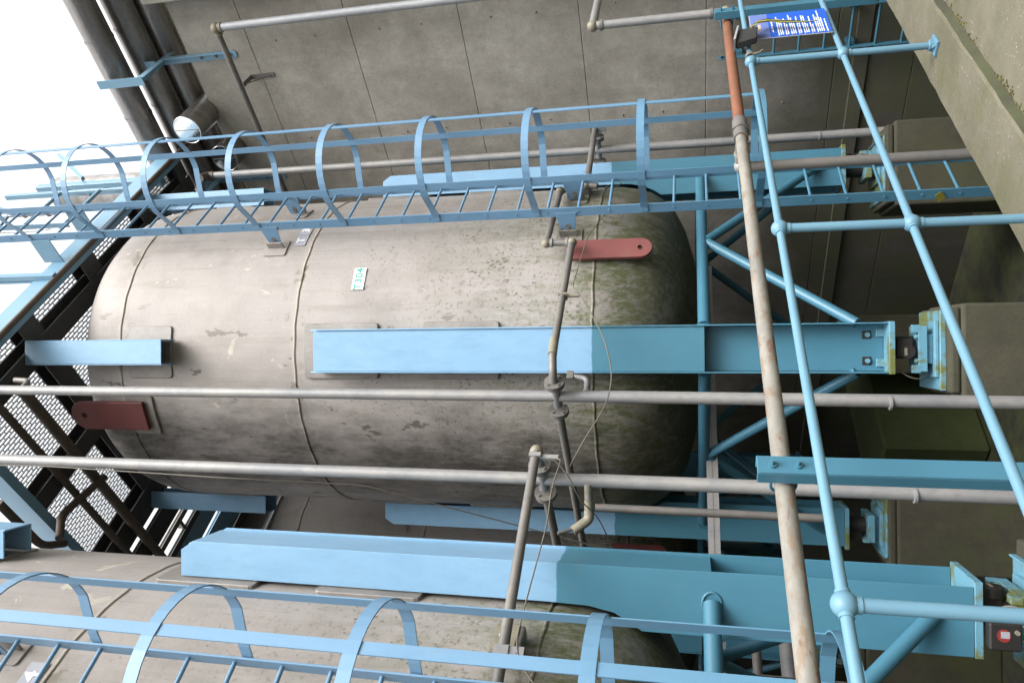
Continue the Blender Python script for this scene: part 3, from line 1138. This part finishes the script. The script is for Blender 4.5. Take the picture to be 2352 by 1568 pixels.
b.done('pipe_clip', 'galv', sB)
sC = branch([(xC + .01, YB + .04, ZB), (xC + .01, YB, ZB), (6.30, YB, ZB - .02), (6.27, YB, 2.45)], 'branch_pipe', 'thin grey pipe from the wall side main behind the T304 ladder', [(xC + .01, YB + .01, ZB), (6.30, YB, ZB - .02)], .04)
b = B()
b.box(xC - .12, xC - .09, YB - .034, YB + .034, ZB - .12, ZB + .036)
b.done('pipe_clip', 'galv', sC)

# junction boxes on the tank shells
def jbox(cx, ang, z, label):
    r, tt, c0 = frame((cx, TY), ang)
    ax = (r, tt, (0, 0, 1))
    P = lambda rho, ta, zz: c0 + r * rho + tt * ta + Vector((0, 0, zz))
    t = thing('junction_box', label, 'junction box', P(R, 0, z), 'junction boxes on the tank shells')
    b = B()
    b.obox(P(R + .045, 0, z), ax, (.045, .115, .085))
    b.done('box_body', 'galvd', t, bevel=.012, seg=2)
    b = B()
    b.obox(P(R + .094, 0, z + .01), ax, (.004, .105, .065))
    for s in (-1, 1):
        for q in (-1, 1):
            b.cyl(P(R + .098, s * .092, z + .01 + q * .055), P(R + .101, s * .092, z + .01 + q * .055), .006, 8)
    cv = b.done('cover', 'brass', t, bevel=.003)
    b = B()
    b.cyl(P(R + .0985, .02, z + .03), P(R + .0995, .02, z + .03), .016, 20)
    b.done('round_sticker', 'white', cv)
    return t
jbox(TX - PITCH, -69.2, 2.58, 'pale junction box on the mossy shell of the nearest tank')
jbox(TX, -73, 2.62, 'small junction box on the T304 tank behind the ladder')

def cable(name, pts, label, r=.0042):
    b = B()
    b.tube(pts, r, 8, bend=.12)
    tag(b.done(name, 'cable', loc=pts[0]), label, 'cable', 'thin loose cables')
C1 = [(6.62, 3.76, 2.62), (6.35, 3.75, 2.20), (6.20, 3.72, 2.32), (5.95, 3.72, 2.28), (5.42, 3.70, 2.46), (4.72, 3.70, 2.52), (4.64, 3.69, 2.46), (4.25, 3.69, 2.28), (4.04, 3.69, 2.20), (3.72, 3.70, 2.13), (3.45, 3.70, 2.15), (3.20, 3.8, 2.30), (3.08, 3.9, 2.38)]
cable('cable', C1, 'thin grey cable sagging across the middle blue leg of the T304 tank', .0045)
C2 = [(3.0, 3.72, 2.46), (2.98, 3.70, 2.40), (2.72, 3.68, 2.43), (2.50, 3.68, 2.42), (2.30, 3.68, 2.44), (2.0, 3.68, 2.47), (1.72, 3.70, 2.50), (1.5, 3.72, 2.3), (1.4, 3.74, 1.9)]
cable('cable', C2, 'thin cable hanging from the branch pipe clip over the leg of the nearest tank')
C3 = [(3.0, 3.72, 2.46), (2.93, 3.8, 2.36), (2.86, 3.95, 2.30), (2.9, 4.2, 2.2), (2.95, 4.9, 2.1), (3.05, 5.3, 1.7)]
cable('cable', C3, 'short dark cable looping behind the left vertical main')
C4 = [(xB - .06, YP - .01, 9.0), (xB - .05, YP - .05, 6.5), (xB - .045, YP + .02, 5.0), (3.2, 4.35, 4.0), (3.3, 4.9, 3.0), (3.35, 5.3, 2.2), (3.4, 5.6, 1.5)]
cable('cable', C4, 'thin line taped along the left vertical main and slanting off below', .005)

# ================================================================== long level pipe in front, and its posts
tp = thing('level_pipe', 'long rust-flecked pipe running level behind the blue railing', 'pipe', (4.5, 2.42, 1.28))
b = B()
zl = lambda x: 1.262 + .006 * (x - 1.1)
b.tube([(-1.5, 2.42, zl(-1.5)), (1.1, 2.42, zl(1.1)), (4.60, 2.42, zl(4.6))], .036, 24)
b.done('rusty_pipe', 'rust', tp)
b = B()
b.tube([(4.75, 2.42, zl(4.75)), (6.55, 2.42, zl(6.55))], .038, 24)
b.done('painted_pipe', 'rust', tp)
b = B()
b.cyl((4.55, 2.42, zl(4.6)), (4.64, 2.42, zl(4.6)), .046, 20)
b.cyl((4.64, 2.42, zl(4.6)), (4.665, 2.42, zl(4.6)), .060, 6)
b.cyl((4.665, 2.42, zl(4.6)), (4.78, 2.42, zl(4.6)), .048, 20)
b.done('union', 'galvd', tp)
b = B()
b.tube([(6.5, 2.42, zl(6.5)), (6.77, 2.42, zl(6.6)), (6.77, 2.42, 2.42), (8.0, 2.42, 2.43)], .036, 16, bend=.06)
b.done('riser', 'galv', tp)
for p in ((6.77, 2.42, 2.42), (6.77, 2.42, zl(6.6))):
    b = B()
    b.sphere(p, .050)
    b.done('elbow', 'brass', tp)
for z_ in (2.33, 1.40):
    b = B()
    b.cyl((6.77, 2.42, z_), (6.77, 2.42, z_ + .025), .046, 16)
    b.done('elbow_collar', 'galvd', tp)
# drop leg from the tee
b = B()
b.tube([(4.58, 2.42, zl(4.6)), (4.58, 2.64, 1.285), (4.58, 2.64, -1.6)], .034, 16, bend=.07)
b.done('drop_pipe', 'galvd', tp)
b = B()
b.sphere((4.58, 2.63, 1.275), .047)
b.cyl((4.58, 2.53, 1.28), (4.58, 2.55, 1.28), .044, 16)
b.done('elbow', 'galv', tp)

def post_channel(x, label, zt, zb):
    t = thing('channel_post', label, 'post', (x, 2.32, -.5), 'blue channel posts holding the level pipe')
    b = B()
    y0, y1, w_ = 2.305, 2.368, .04
    b.box(x - w_, x + w_, y0, y0 + .008, zb, zt)
    b.box(x - w_, x - w_ + .008, y0 + .008, y1, zb, zt)
    b.box(x + w_ - .008, x + w_, y0 + .008, y1, zb, zt)
    b.done('channel', 'teal', t, bevel=.003)
    b = B()
    for z in (zt - .055, zt - .145):
        b.cyl((x - .005, y0 - .008, z), (x - .005, y0, z), .016, 6)
        b.cyl((x - .005, y0 - .03, z), (x - .005, y0 - .008, z), .008, 10)
    b.tube([(x - .005, y0, zt - .055), (x - .005, 2.45, zt - .055), (x - .005, 2.47, zt - .10), (x - .005, 2.45, zt - .145), (x - .005, y0, zt - .145)], .006, 8, bend=.03)
    b.done('u_bolt', 'teal', t)
    return t
post_channel(1.86, 'blue channel post bolted to the rusty pipe, nearer the camera', 1.37, -.9)
pr_ = post_channel(6.50, 'blue channel post bolted to the pipe end beside the sign', 1.40, .17)
b = B()
b.box(6.44, 6.56, 2.20, 2.302, .174, .19)
b.box(6.44, 6.56, 2.285, 2.302, .19, .25)
b.done('base_plate', 'foot', pr_)

# ================================================================== railing
rail = thing('guard_rail', 'light blue tubular railing with ball joints along the concrete kerb', 'railing', (3, 2.05, .17))
def rz(x): return 1.187 + .0075 * x
def rm(x): return .632 + .0115 * x
for nm, f in (('top_rail', rz), ('middle_rail', rm)):
    b = B()
    pts = [(x, 2.05 + .003 * sin(x * 3), f(x)) for x in (-2.5, -.67, 1.16, 2.2, 2.99, 4.0, 4.83, 6.66, 8.2)]
    b.tube(pts, .0175, 18)
    b.done(nm, 'rail', rail)
for x in (-.67, 1.16, 2.99, 4.83, 6.66):
    b = B()
    b.cyl((x + .01, 2.05, .18), (x + .01, 2.05, rz(x)), .0205, 18)
    p = b.done('post', 'rail', rail)
    for f in (rz, rm):
        b = B()
        b.sphere((x + .01, 2.05, f(x)), .038, seg=24)
        b.cyl((x - .032, 2.05, f(x)), (x + .052, 2.05, f(x)), .0215, 18)
        b.cyl((x + .01, 2.05, f(x) - .044), (x + .01, 2.05, f(x)), .024, 18)
        b.done('ball_joint', 'rail', p)
    b = B()
    b.obox((x + .01, 2.05, .181), ((1, 0, 0), (0, 1, 0), (0, 0, 1)), (.06, .045, .008))
    b.cyl((x + .01, 2.05, .185), (x + .01, 2.05, .215), .03, 18)
    for s in (-1, 1):
        b.cyl((x + .01 + s * .042, 2.04, .188), (x + .01 + s * .042, 2.04, .205), .011, 6)
    b.done('foot_flange', 'rail', p, bevel=.002)

# sign on the railing
sg = thing('notice_sign', 'blue notice board full of small white print tied to the railing', 'sign', (5.31, 2.0, .71))
b = B()
X0, X1, Z0, Z1, YS = 5.11, 5.525, .712, 1.20, 2.018
b.box(X0, X1, YS, YS + .006, Z0, Z1)
b.done('board', 'greylab', sg, bevel=.002)
b = B()
b.box(X0 + .003, X1 - .003, YS - .002, YS, Z0 + .003, 1.085)
b.done('printed_field', 'signb', sg)
b = B()
b.box(X0 + .003, X1 - .003, YS - .002, YS, 1.0855, Z1 - .003)
b.done('head_field', 'signt', sg)
b = B()
zz = 1.062
rnd = random.Random(3)
groups = [3, 2, 3, 2, 3, 2, 4, 1]
for x in [X0 + .08 + i * .011 for i in range(17)]:     # heading as a row of heavy strokes
    h = rnd.choice((.008, .012, .01))
    if rnd.random() < .85:
        b.box(x, x + .008, YS - .0032, YS - .0022, 1.06, 1.06 + h)
zz = 1.035
for gk in groups:
    b.box(X0 + .012, X0 + .018, YS - .0032, YS - .0022, zz - .006, zz)
    for ln in range(gk):
        x = X0 + .026
        L = rnd.uniform(.24, .34) if ln < gk - 1 else rnd.uniform(.1, .25)
        xe = x + L
        while x < xe:
            wd = rnd.uniform(.008, .026)
            b.box(x, min(x + wd, X1 - .02), YS - .0032, YS - .0022, zz - .0065, zz)
            x += wd + .0035
        zz -= .0125
    zz -= .008
b.done('small_print', 'white', sg)
# black folded box over the rail, hazard tape, rope
bx = thing('black_box', 'black folded plastic box hanging over the top rail above the sign', 'box', (5.08, 2.0, 1.2))
b = B()
b.prism([(5.0, 1.955, 1.18), (5.17, 1.955, 1.165), (5.19, 1.975, 1.28), (4.98, 1.975, 1.31)], (0, .05, 0))
b.done('box_body', 'black', bx, bevel=.008)
b = B()
b.prism([(4.975, 1.95, 1.313), (5.19, 1.95, 1.283), (5.19, 1.95, 1.293), (4.97, 1.95, 1.326)], (0, .08, 0))
b.done('flap', 'greylab', bx)
b = B()
b.box(5.10, 5.17, 1.95, 1.97, 1.150, 1.166)
b.done('torn_corner', 'pink', bx)
b = B()
pts = [Vector((5.17, 1.96, 1.21)), Vector((5.23, 1.95, 1.16)), Vector((5.245, 1.95, 1.10)), Vector((5.215, 1.955, 1.02)), Vector((5.20, 1.96, .93)), Vector((5.19, 1.965, .85)), Vector((5.195, 1.965, .80))]
wd = [.024, .03, .034, .034, .026, .016, .012]
prev = None
for p, w_ in zip(pts, wd):
    vs = [b.bm.verts.new(p + Vector((-w_, 0, 0))), b.bm.verts.new(p + Vector((w_, .006, 0))), b.bm.verts.new(p + Vector((w_, .008, 0))), b.bm.verts.new(p + Vector((-w_, .003, 0)))]
    if prev:
        for j in range(4):
            b.bm.faces.new((prev[j], prev[(j + 1) % 4], vs[(j + 1) % 4], vs[j]))
    prev = vs
b.bm.faces.new(prev)
tag(b.done('hazard_tape', 'tape', loc=(5.2, 1.96, 1.0)), 'twisted yellow and black tape dangling in front of the blue sign', 'tape')
b = B()
for k in range(4):
    n = 14
    b.tube([(4.905 + k * .008 + .003 * sin(i), 2.05 + .026 * cos(2 * pi * i / n), rz(4.85) + .026 * sin(2 * pi * i / n)) for i in range(n)], .006, 6, closed=True)
b.tube([(4.91, 2.03, rz(4.85) - .02), (4.895, 2.02, rz(4.85) - .05), (4.91, 2.01, rz(4.85) - .075)], .007, 6)
tag(b.done('rope_knot', 'cable', loc=(4.85, 2.05, 1.2)), 'frayed rope knotted round the top rail beside the black box', 'rope')

# ================================================================== platform above
pf = thing('access_platform', 'steel grating platform on dark beams over the T304 tank', 'platform', (5.7, 5.5, 8.0))
PX0, PX1, PY0, PY1 = 3.53, 7.95, 3.90, 7.0
ZP = 8.0
def ibeam_x(b, x0, x1, y, w_, z0, z1):
    b.box(x0, x1, y - w_ / 2, y + w_ / 2, z0, z0 + .016)
    b.box(x0, x1, y - .006, y + .006, z0 + .016, z1 - .016)
    b.box(x0, x1, y - w_ / 2, y + w_ / 2, z1 - .016, z1)
def ibeam_y(b, x, y0, y1, w_, z0, z1):
    b.box(x - w_ / 2, x + w_ / 2, y0, y1, z0, z0 + .016)
    b.box(x - .006, x + .006, y0, y1, z0 + .016, z1 - .016)
    b.box(x - w_ / 2, x + w_ / 2, y0, y1, z1 - .016, z1)
b = B()     # front edge channel
b.box(PX0, PX1, PY0, PY0 + .010, ZP, ZP + .27)
b.box(PX0, PX1, PY0 + .010, PY0 + .085, ZP, ZP + .014)
b.box(PX0, PX1, PY0 + .010, PY0 + .085, ZP + .20, ZP + .212)
b.done('edge_channel', 'steelblue', pf)
b = B()
b.box(PX0, PX0 + .012, PY0, PY1, ZP - .002, ZP + .27)
b.box(PX0 + .012, PX0 + .10, PY0 + .09, PY1, ZP - .002, ZP + .012)
b.box(PX0 + .012, PX0 + .20, PY0 + .09, PY1, ZP + .19, ZP + .2)
b.done('edge_channel', 'steelblue', pf)
b = B()
b.tube([(PX0 - .3, PY0 - .012, ZP - .01), (PX1 + .4, PY0 - .012, ZP - .01)], .030, 12)
b.done('edge_tube', 'brown', pf)
for y in (4.31, 5.45, 6.71):
    b = B()
    ibeam_x(b, PX0 + .02, PX1, y, .20 if y < 6 else .30, ZP, ZP + .195)
    b.done('cross_beam', 'dark', pf)
for x in (4.74, 5.80, 6.95, 7.85):
    b = B()
    for ya, yb in ((3.99, 4.20), (4.42, 5.34), (5.56, 6.55)):
        ibeam_y(b, x, ya, yb, .24 if x < 7 else .16, ZP + .003, ZP + .19)
    b.done('cross_beam', 'dark', pf)
def grating(x0, x1, y0, y1, z, pitch=.040, cross=.088, parent=None, mat='grat'):
    b = B()
    n = int((y1 - y0) / pitch)
    for i in range(n + 1):
        y = y0 + i * pitch
        b.box(x0, x1, y - .0055, y + .0055, z, z + .02)
    m_ = int((x1 - x0) / cross)
    for i in range(m_):
        # staggered cross bars
        for k in range(n):
            x = x0 + (i + (.5 if k % 2 else 0)) * cross + .02
            if x < x1:
                y = y0 + k * pitch
                b.box(x - .003, x + .003, y + .0035, y + pitch - .0035, z + .006, z + .02)
    return b.done('grating', mat, parent)
for gx0, gx1 in ((PX0 + .21, 5.78), (5.84, PX1)):
    for gy0, gy1 in ((3.99, 5.44), (5.47, 6.98)):
        grating(gx0, gx1, gy0, gy1, ZP + .215, parent=pf)
# knee bracket that ties the ladder to the edge
for x_ in (5.62, 6.218):
    b = B()
    b.box(x_, x_ + .012, 3.62, 3.898, ZP + .12, ZP + .36)
    b.done('ladder_bracket', 'steelblue', pf)
b = B()
b.box(5.30, 5.36, 3.84, 3.898, ZP, ZP + 1.3)
b.done('edge_upright', 'steelblue', pf)
# handrail on the platform edge
hr = thing('platform_handrail', 'bent tube handrail on the platform edge next to the cage top', 'railing', (6.9, 3.93, 8.27), 'platform handrails')
for z in (9.28, 8.70):
    b = B()
    b.tube([(6.35, 3.93, z), (7.28, 3.93, z), (7.30, 4.05, z - .28)], .022, 12, bend=.14)
    b.done('rail', 'steelblue', hr)
b = B()
b.cyl((7.18, 3.93, 8.2), (7.18, 3.93, 9.32), .02, 12)
b.done('post', 'steelblue', hr)
hr2 = thing('platform_handrail', 'flat bar handrail on the platform edge left of the cage top', 'railing', (4.7, 3.93, 8.27), 'platform handrails')
for z in (9.35, 8.8):
    b = B()
    b.tube([(3.55, 3.92, z), (5.35, 3.92, z)], .022, 12)
    b.done('rail', 'steelblue', hr2)
for x in (3.6, 5.32):
    b = B()
    b.box(x - .03, x + .03, 3.912, 3.925, 8.2, 9.38)
    b.done('post', 'steelblue', hr2)
b = B()
b.box(7.52, 7.62, 4.02, 4.12, 8.10, 10.0)
tag(b.done('box_column', 'steelblue', bevel=.006, loc=(7.57, 4.07, 8.1)), 'pale blue square column rising from the platform beyond the cage top', 'column')
b = B()
b.box(7.3, 7.36, 4.0, 4.06, 8.2, 10.3)
b.prism([(7.6, 3.97, 9.3), (7.66, 3.97, 9.3), (8.4, 3.97, 10.2), (8.34, 3.97, 10.2)], (0, .05, 0))
tag(b.done('angle_brace', 'steelblue', loc=(7.33, 4.03, 8.2)), 'slanting blue angle bracing the square column', 'brace')
# lagged pipe end up behind the handrail
t = thing('lagged_pipe', 'pale lagged pipe standing behind the platform handrail', 'pipe', (8.9, 4.9, 9.0), 'lagged pipes')
b = B()
b.tube([(8.9, 4.9, 8.6), (8.9, 4.9, 11.1)], .26, 32)
b.done('lagging', 'lag', t)
# safety gate at the head of the ladder
gt = thing('safety_gate', 'small gate of flat bar, tube and chain at the head of the T304 ladder', 'gate', (6.3, 3.75, 8.3))
b = B()
b.box(6.08, 6.092, 3.70, 3.76, 8.27, 9.25)
b.done('flat_bar', 'steelblue', gt, bevel=.002)
b = B()
b.cyl((6.34, 3.73, 8.62), (6.34, 3.73, 9.36), .018, 12)
b.done('tube', 'galvl', gt)
b = B()
b.cyl((6.08, 3.73, 9.22), (6.42, 3.73, 9.30), .016, 12)
b.done('tube', 'steelblue', gt)
b = B()
for k in range(26):
    zc = 8.45 + k * .031
    d = Vector((.008, 0, 0)) if k % 2 else Vector((0, .008, 0))
    b.tube([Vector((6.0 - .04 * sin(k / 25 * pi), 3.72, zc)) + d * cos(2 * pi * i / 8) + Vector((0, 0, .019 * sin(2 * pi * i / 8))) for i in range(8)], .0035, 5, closed=True)
b.done('chain', 'galvl', gt)
for zc in (8.72, 9.05):
    b = B()
    b.obox((6.35, 3.73, zc), ((1, 0, 0), (0, 1, 0), (0, 0, 1)), (.028, .028, .022))
    b.done('clamp', 'galvd', gt, bevel=.004)
# pipes slung under the platform
def slung(pts, label, r=.05):
    b = B()
    b.tube(pts, r, 14, bend=.1)
    tag(b.done('slung_pipe', 'brown', loc=pts[0]), label, 'pipe', 'brown pipes slung under the platform')
slung([(3.93, 4.15, 7.94), (3.93, 9.2, 7.94)], 'brown pipe slung under the platform, the thinner outer one', .038)
slung([(4.20, 4.3, 7.92), (4.20, 9.2, 7.92)], 'brown pipe slung under the platform, the thicker inner one', .055)
slung([(3.36, 5.62, 7.70), (3.62, 5.62, 7.86), (4.25, 5.80, 7.86)], 'short brown pipe crossing under the two slung pipes', .04)
slung([(3.32, 5.0, 7.95), (3.32, 5.72, 7.95), (3.5, 5.95, 7.95)], 'bent pipe stub outside the platform edge', .04)

# walkway beams behind, with open slots of sky between them
wk = thing('walkway_frame', 'parallel steel beams with strips of sky between, beyond the platform', 'frame', (5, 7.6, 8.0))
for y, w_, mt in ((7.11, .28, 'dark'), (7.36, .08, 'galvd'), (7.585, .09, 'dark'), (7.775, .27, 'steelblue'), (8.19, .38, 'steelblue'), (8.72, .60, 'dark')):
    b = B()
    ibeam_x(b, 3.3, 8.1, y, w_, ZP, ZP + .05)
    b.done('beam', mt, wk)
b = B()
b.cyl((3.3, 8.55, 7.95), (8.0, 8.55, 7.95), .035, 12)
b.done('conduit', 'brown', wk)
for x_ in (4.0, 4.75, 5.3):
    b = B()
    b.box(x_, x_ + .05, 7.405, 7.535, ZP + .02, ZP + .1)
    b.done('spacer', 'galvd', wk)
pf2 = thing('access_platform', 'shaded grating platform over the far tank', 'platform', (5.5, 11, 8.0))
grating(3.4, 8.1, 9.2, 12.6, ZP + .22, pitch=.06, cross=.14, parent=pf2, mat='grat')
b = B()
for y in (9.25, 10.3, 11.4, 12.6):
    ibeam_x(b, 3.4, 8.1, y, .2, ZP, ZP + .2)
for x in (3.5, 5.0, 6.5, 8.0):
    ibeam_y(b, x, 9.37, 12.5, .2, ZP + .003, ZP + .197)
b.done('beam_grid', 'dark', pf2)
# platform over the nearest tank (its right edge shows at the corner)
pf3 = thing('access_platform', 'platform edge over the nearest tank at the corner of the view', 'platform', (1.2, 5.5, 8.0))
b = B()
ibeam_y(b, 3.02, 3.9, 9.5, .16, ZP, ZP + .2)
for y in (3.95, 5.45, 6.9):
    ibeam_x(b, -2, 2.93, y, .2, ZP, ZP + .2)
b.done('beam_grid', 'steelblue', pf3)
grating(-1.5, 2.92, 4.1, 6.8, ZP + .215, pitch=.06, cross=.14, parent=pf3)
b = B()
b.tube([(2.86, 4.6, 8.5), (3.2, 5.3, 8.25), (3.3, 6.6, 8.1)], .07, 14, bend=.2)
tag(b.done('bent_pipe', 'brown', loc=(3.2, 5.3, 8.2)), 'stout brown pipe bending between the two platforms', 'pipe')

# ================================================================== lagged pipes on the wall
for x, z, r_, lab in ((8.0, 8.33, .165, 'uppermost of the lagged pipes above the concrete wall, against the sky'),
                      (8.37, 8.15, .181, 'middle lagged pipe above the concrete wall'),
                      (8.60, 7.905, .166, 'lowest lagged pipe, lying nearest the wall top')):
    t = thing('lagged_pipe', lab, 'pipe', (x, 3, z), 'lagged pipes')
    b = B()
    y1 = 4.55 if x < 8.2 else 6.5
    b.tube([(x, -4, z), (x, 4.4, z), (x, y1, z)] if x < 8.2 else [(x, -4, z), (x, y1, z)], r_, 32)
    b.done('lagging', 'lag', t)
    yy = -3.3
    while yy < y1 - .2:
        b = B()
        b.tube([(x, yy, z), (x, yy + .03, z)], r_ + .006, 32, cap=False)
        b.done('joint_band', 'lag', t)
        yy += .95
    b = B()
    yy = -3.0
    b.box(x - .012, x + .012, -3.9, y1 - .1, z - r_ - .012, z - r_ + .004)
    b.done('lap_seam', 'lag', t)
b = B()
b.tube([(8.0, 4.5, 8.33), (8.0, 4.85, 8.33), (7.92, 5.1, 7.9), (7.92, 5.1, 7.3)], .085, 18, bend=.15)
tag(b.done('downcomer', 'galvd', loc=(8.0, 4.6, 8.3)), 'dark bent downpipe at the end of the lagged pipes', 'pipe')
# stub ducts with polished end discs, lying over the wall top
for (x, y, z, lab) in ((7.80, 3.53, 7.60, 'lagged stub duct with a large polished end disc'), (8.0, 4.04, 7.42, 'second lagged stub duct with a polished end disc, half behind the cage')):
    t = thing('stub_duct', lab, 'duct', (x, y, z), 'stub ducts with polished ends')
    b = B()
    b.tube([(x, y, z), (10.5, y, z)], .172, 36)
    b.done('lagging', 'lag', t)
    b = B()
    b.cyl((x - .004, y, z), (x + .0, y, z), .170, 40)
    b.tube([(x - .002, y + .172 * cos(2 * pi * i / 36), z + .172 * sin(2 * pi * i / 36)) for i in range(36)], .006, 6, closed=True)
    b.done('end_disc', 'mirror', t)
    b = B()
    b.box(x - .0055, x - .0041, y - .004, y + .004, z - .165, z + .165)
    b.done('disc_seam', 'galvd', t)

def wall_bracket(y, label):
    t = thing('pipe_bracket', label, 'bracket', (8.29, y, 6.86), 'blue brackets holding the lagged pipes')
    b = B()
    b.prism([(8.297, y - .045, 6.88), (8.297, y - .025, 6.855), (8.297, y + .03, 6.855), (8.297, y + .045, 6.88), (8.297, y + .045, 7.86), (8.297, y - .045, 7.86)], (-.012, 0, 0))
    b.box(8.225, 8.284, y - .045, y - .035, 6.95, 7.86)
    st = b.done('wall_plate', 'steelblue', t)
    b = B()
    for z in (6.93, 7.13, 7.33):
        b.cyl((8.265, y + .005, z), (8.284, y + .005, z), .018, 6)
    b.done('anchor_bolt', 'galvd', st)
    b = B()
    b.box(7.72, 8.75, y - .04, y + .04, 7.862, 7.875)
    b.box(7.72, 8.75, y - .04, y - .028, 7.79, 7.862)
    b.done('arm', 'steelblue', t)
    b = B()
    b.box(7.71, 7.722, y - .05, y + .05, 7.80, 8.42)
    b.done('end_plate', 'steelblue', t)
    for x in (8.18, 8.52):
        b = B()
        b.box(x - .03, x - .02, y - .06, y + .06, 7.876, 8.02)
        b.done('saddle', 'steelblue', t)
wall_bracket(2.85, 'rust-spotted blue bracket bolted high on the wall, clear of the ladder')
wall_bracket(4.50, 'blue bracket bolted high on the wall, seen behind the ladder cage')
wall_bracket(.9, 'blue bracket on the wall beyond the corner pier')

# thin pipe on the wall: up, then along, with its small angle bracket
t = thing('wall_pipe', 'grey pipe up the concrete wall that turns and runs along under the wall top', 'pipe', (8.1, 2.48, 4))
b = B()
b.tube([(8.1, 2.44, .4), (8.1, 2.47, 3.0), (8.1, 2.475, 6.84)], .045, 18)
b.done('riser', 'galvl', t)
b = B()
b.tube([(8.1, 2.50, 6.86), (8.1, 5.6, 6.82)], .036, 18)
b.done('level_run', 'galvd', t)
b = B()
b.sphere((8.1, 2.478, 6.86), .062)
b.cyl((8.1, 2.475, 6.78), (8.1, 2.475, 6.81), .055, 18)
b.cyl((8.1, 2.54, 6.86), (8.1, 2.56, 6.86), .05, 18)
b.done('elbow', 'brass', t)
t = thing('angle_bracket', 'small rusty triangular bracket under the pipe on the wall', 'bracket', (8.29, 3.15, 6.6))
b = B()
b.box(8.286, 8.297, 3.12, 3.17, 6.47, 6.80)
b.box(8.06, 8.286, 3.12, 3.17, 6.775, 6.787)
b.prism([(8.284, 3.14, 6.50), (8.284, 3.15, 6.50), (8.08, 3.15, 6.77), (8.08, 3.14, 6.77)], (0, 0, .018))
b.done('frame', 'galvd', t)

# ================================================================== things below the tanks
def tray(pts, label, w_=.06):
    (x0, y0, z0), (x1, y1, z1) = pts
    a, c_ = Vector(pts[0]), Vector(pts[1])
    d = (c_ - a).normalized()
    n = Vector((-d.y, d.x, 0))
    t = thing('cable_trunking', label, 'trunking', a, 'pale cable trunking behind the legs')
    b = B()
    b.obox((a + c_) / 2, (d, n, (0, 0, 1)), ((c_ - a).length / 2, .02, w_))
    b.done('channel', 'galv', t)
    b = B()
    b.obox((a + c_) / 2 - n * .0215, (d, n, (0, 0, 1)), ((c_ - a).length / 2, .0015, .004))
    b.done('joint_line', 'galvd', t)
tray([(3.10, 6.05, 1.42), (6.6, 4.95, 1.44)], 'pale cable trunking running level behind the middle leg of the T304 tank', .05)
tray([(2.2, 6.1, 1.40), (2.95, 5.85, 1.41)], 'short pale cable trunking between the two front tanks', .05)
tray([(.6, 5.2, 1.40), (2.05, 5.2, 1.40)], 'pale cable trunking under the nearest tank', .05)
# perforated vertical tray
t = thing('perforated_tray', 'upright perforated cable tray in the shade between the tanks', 'cable tray', (3.0, 6.6, -1.6))
b = B()
for yy in (6.52, 6.68):
    b.box(3.02, 3.03, yy - .006, yy + .006, -.6, 1.38)
for k in range(30):
    z = -.6 + k * .066
    b.box(3.02, 3.026, 6.52, 6.68, z, z + .03)
for yy in (6.56, 6.60, 6.64):
    b.box(3.02, 3.0255, yy - .012, yy + .012, -.6, 1.38)
b.done('tray', 'galvd', t)
# service pipes under the tanks
for k, (pts, r_, mt, lab) in enumerate((
        ([(4.9, 8.2, .95), (-1.0, 8.2, .95)], .05, 'galvd', 'grey service pipe running level behind the near tanks, upper of a pair'),
        ([(4.9, 8.3, .62), (-1.0, 8.3, .62)], .085, 'galv', 'fat pale service pipe running level behind the near tanks, lower of a pair'),
        ([(5.93, 5.49, 1.5), (5.93, 5.49, .45), (7.8, 6.9, .40)], .07, 'galvd', 'outlet pipe curving away under the T304 tank'),
        ([(1.23, 5.49, 1.5), (1.23, 5.49, .5), (1.6, 9, .5)], .07, 'galvd', 'outlet pipe under the nearest tank'),
        ([(3.55, 5.0, 2.35), (3.55, 5.02, .60), (3.7, 5.1, .60)], .032, 'galvd', 'thin brownish upright pipe in the gap left of the T304 tank'),
        ([(4.1, 7.4, .9), (4.1, 7.4, -1.0)], .04, 'galvd', 'slim upright pipe in the dark under the T304 tank'),
        ([(5.0, 8.5, .5), (5.0, 8.5, -1.0)], .04, 'galvd', 'second slim upright pipe in the dark under the T304 tank'))):
    b = B()
    b.tube(pts, r_, 16, bend=.18)
    tag(b.done('service_pipe', mt, loc=pts[0]), lab, 'pipe', 'service pipes below the tanks')
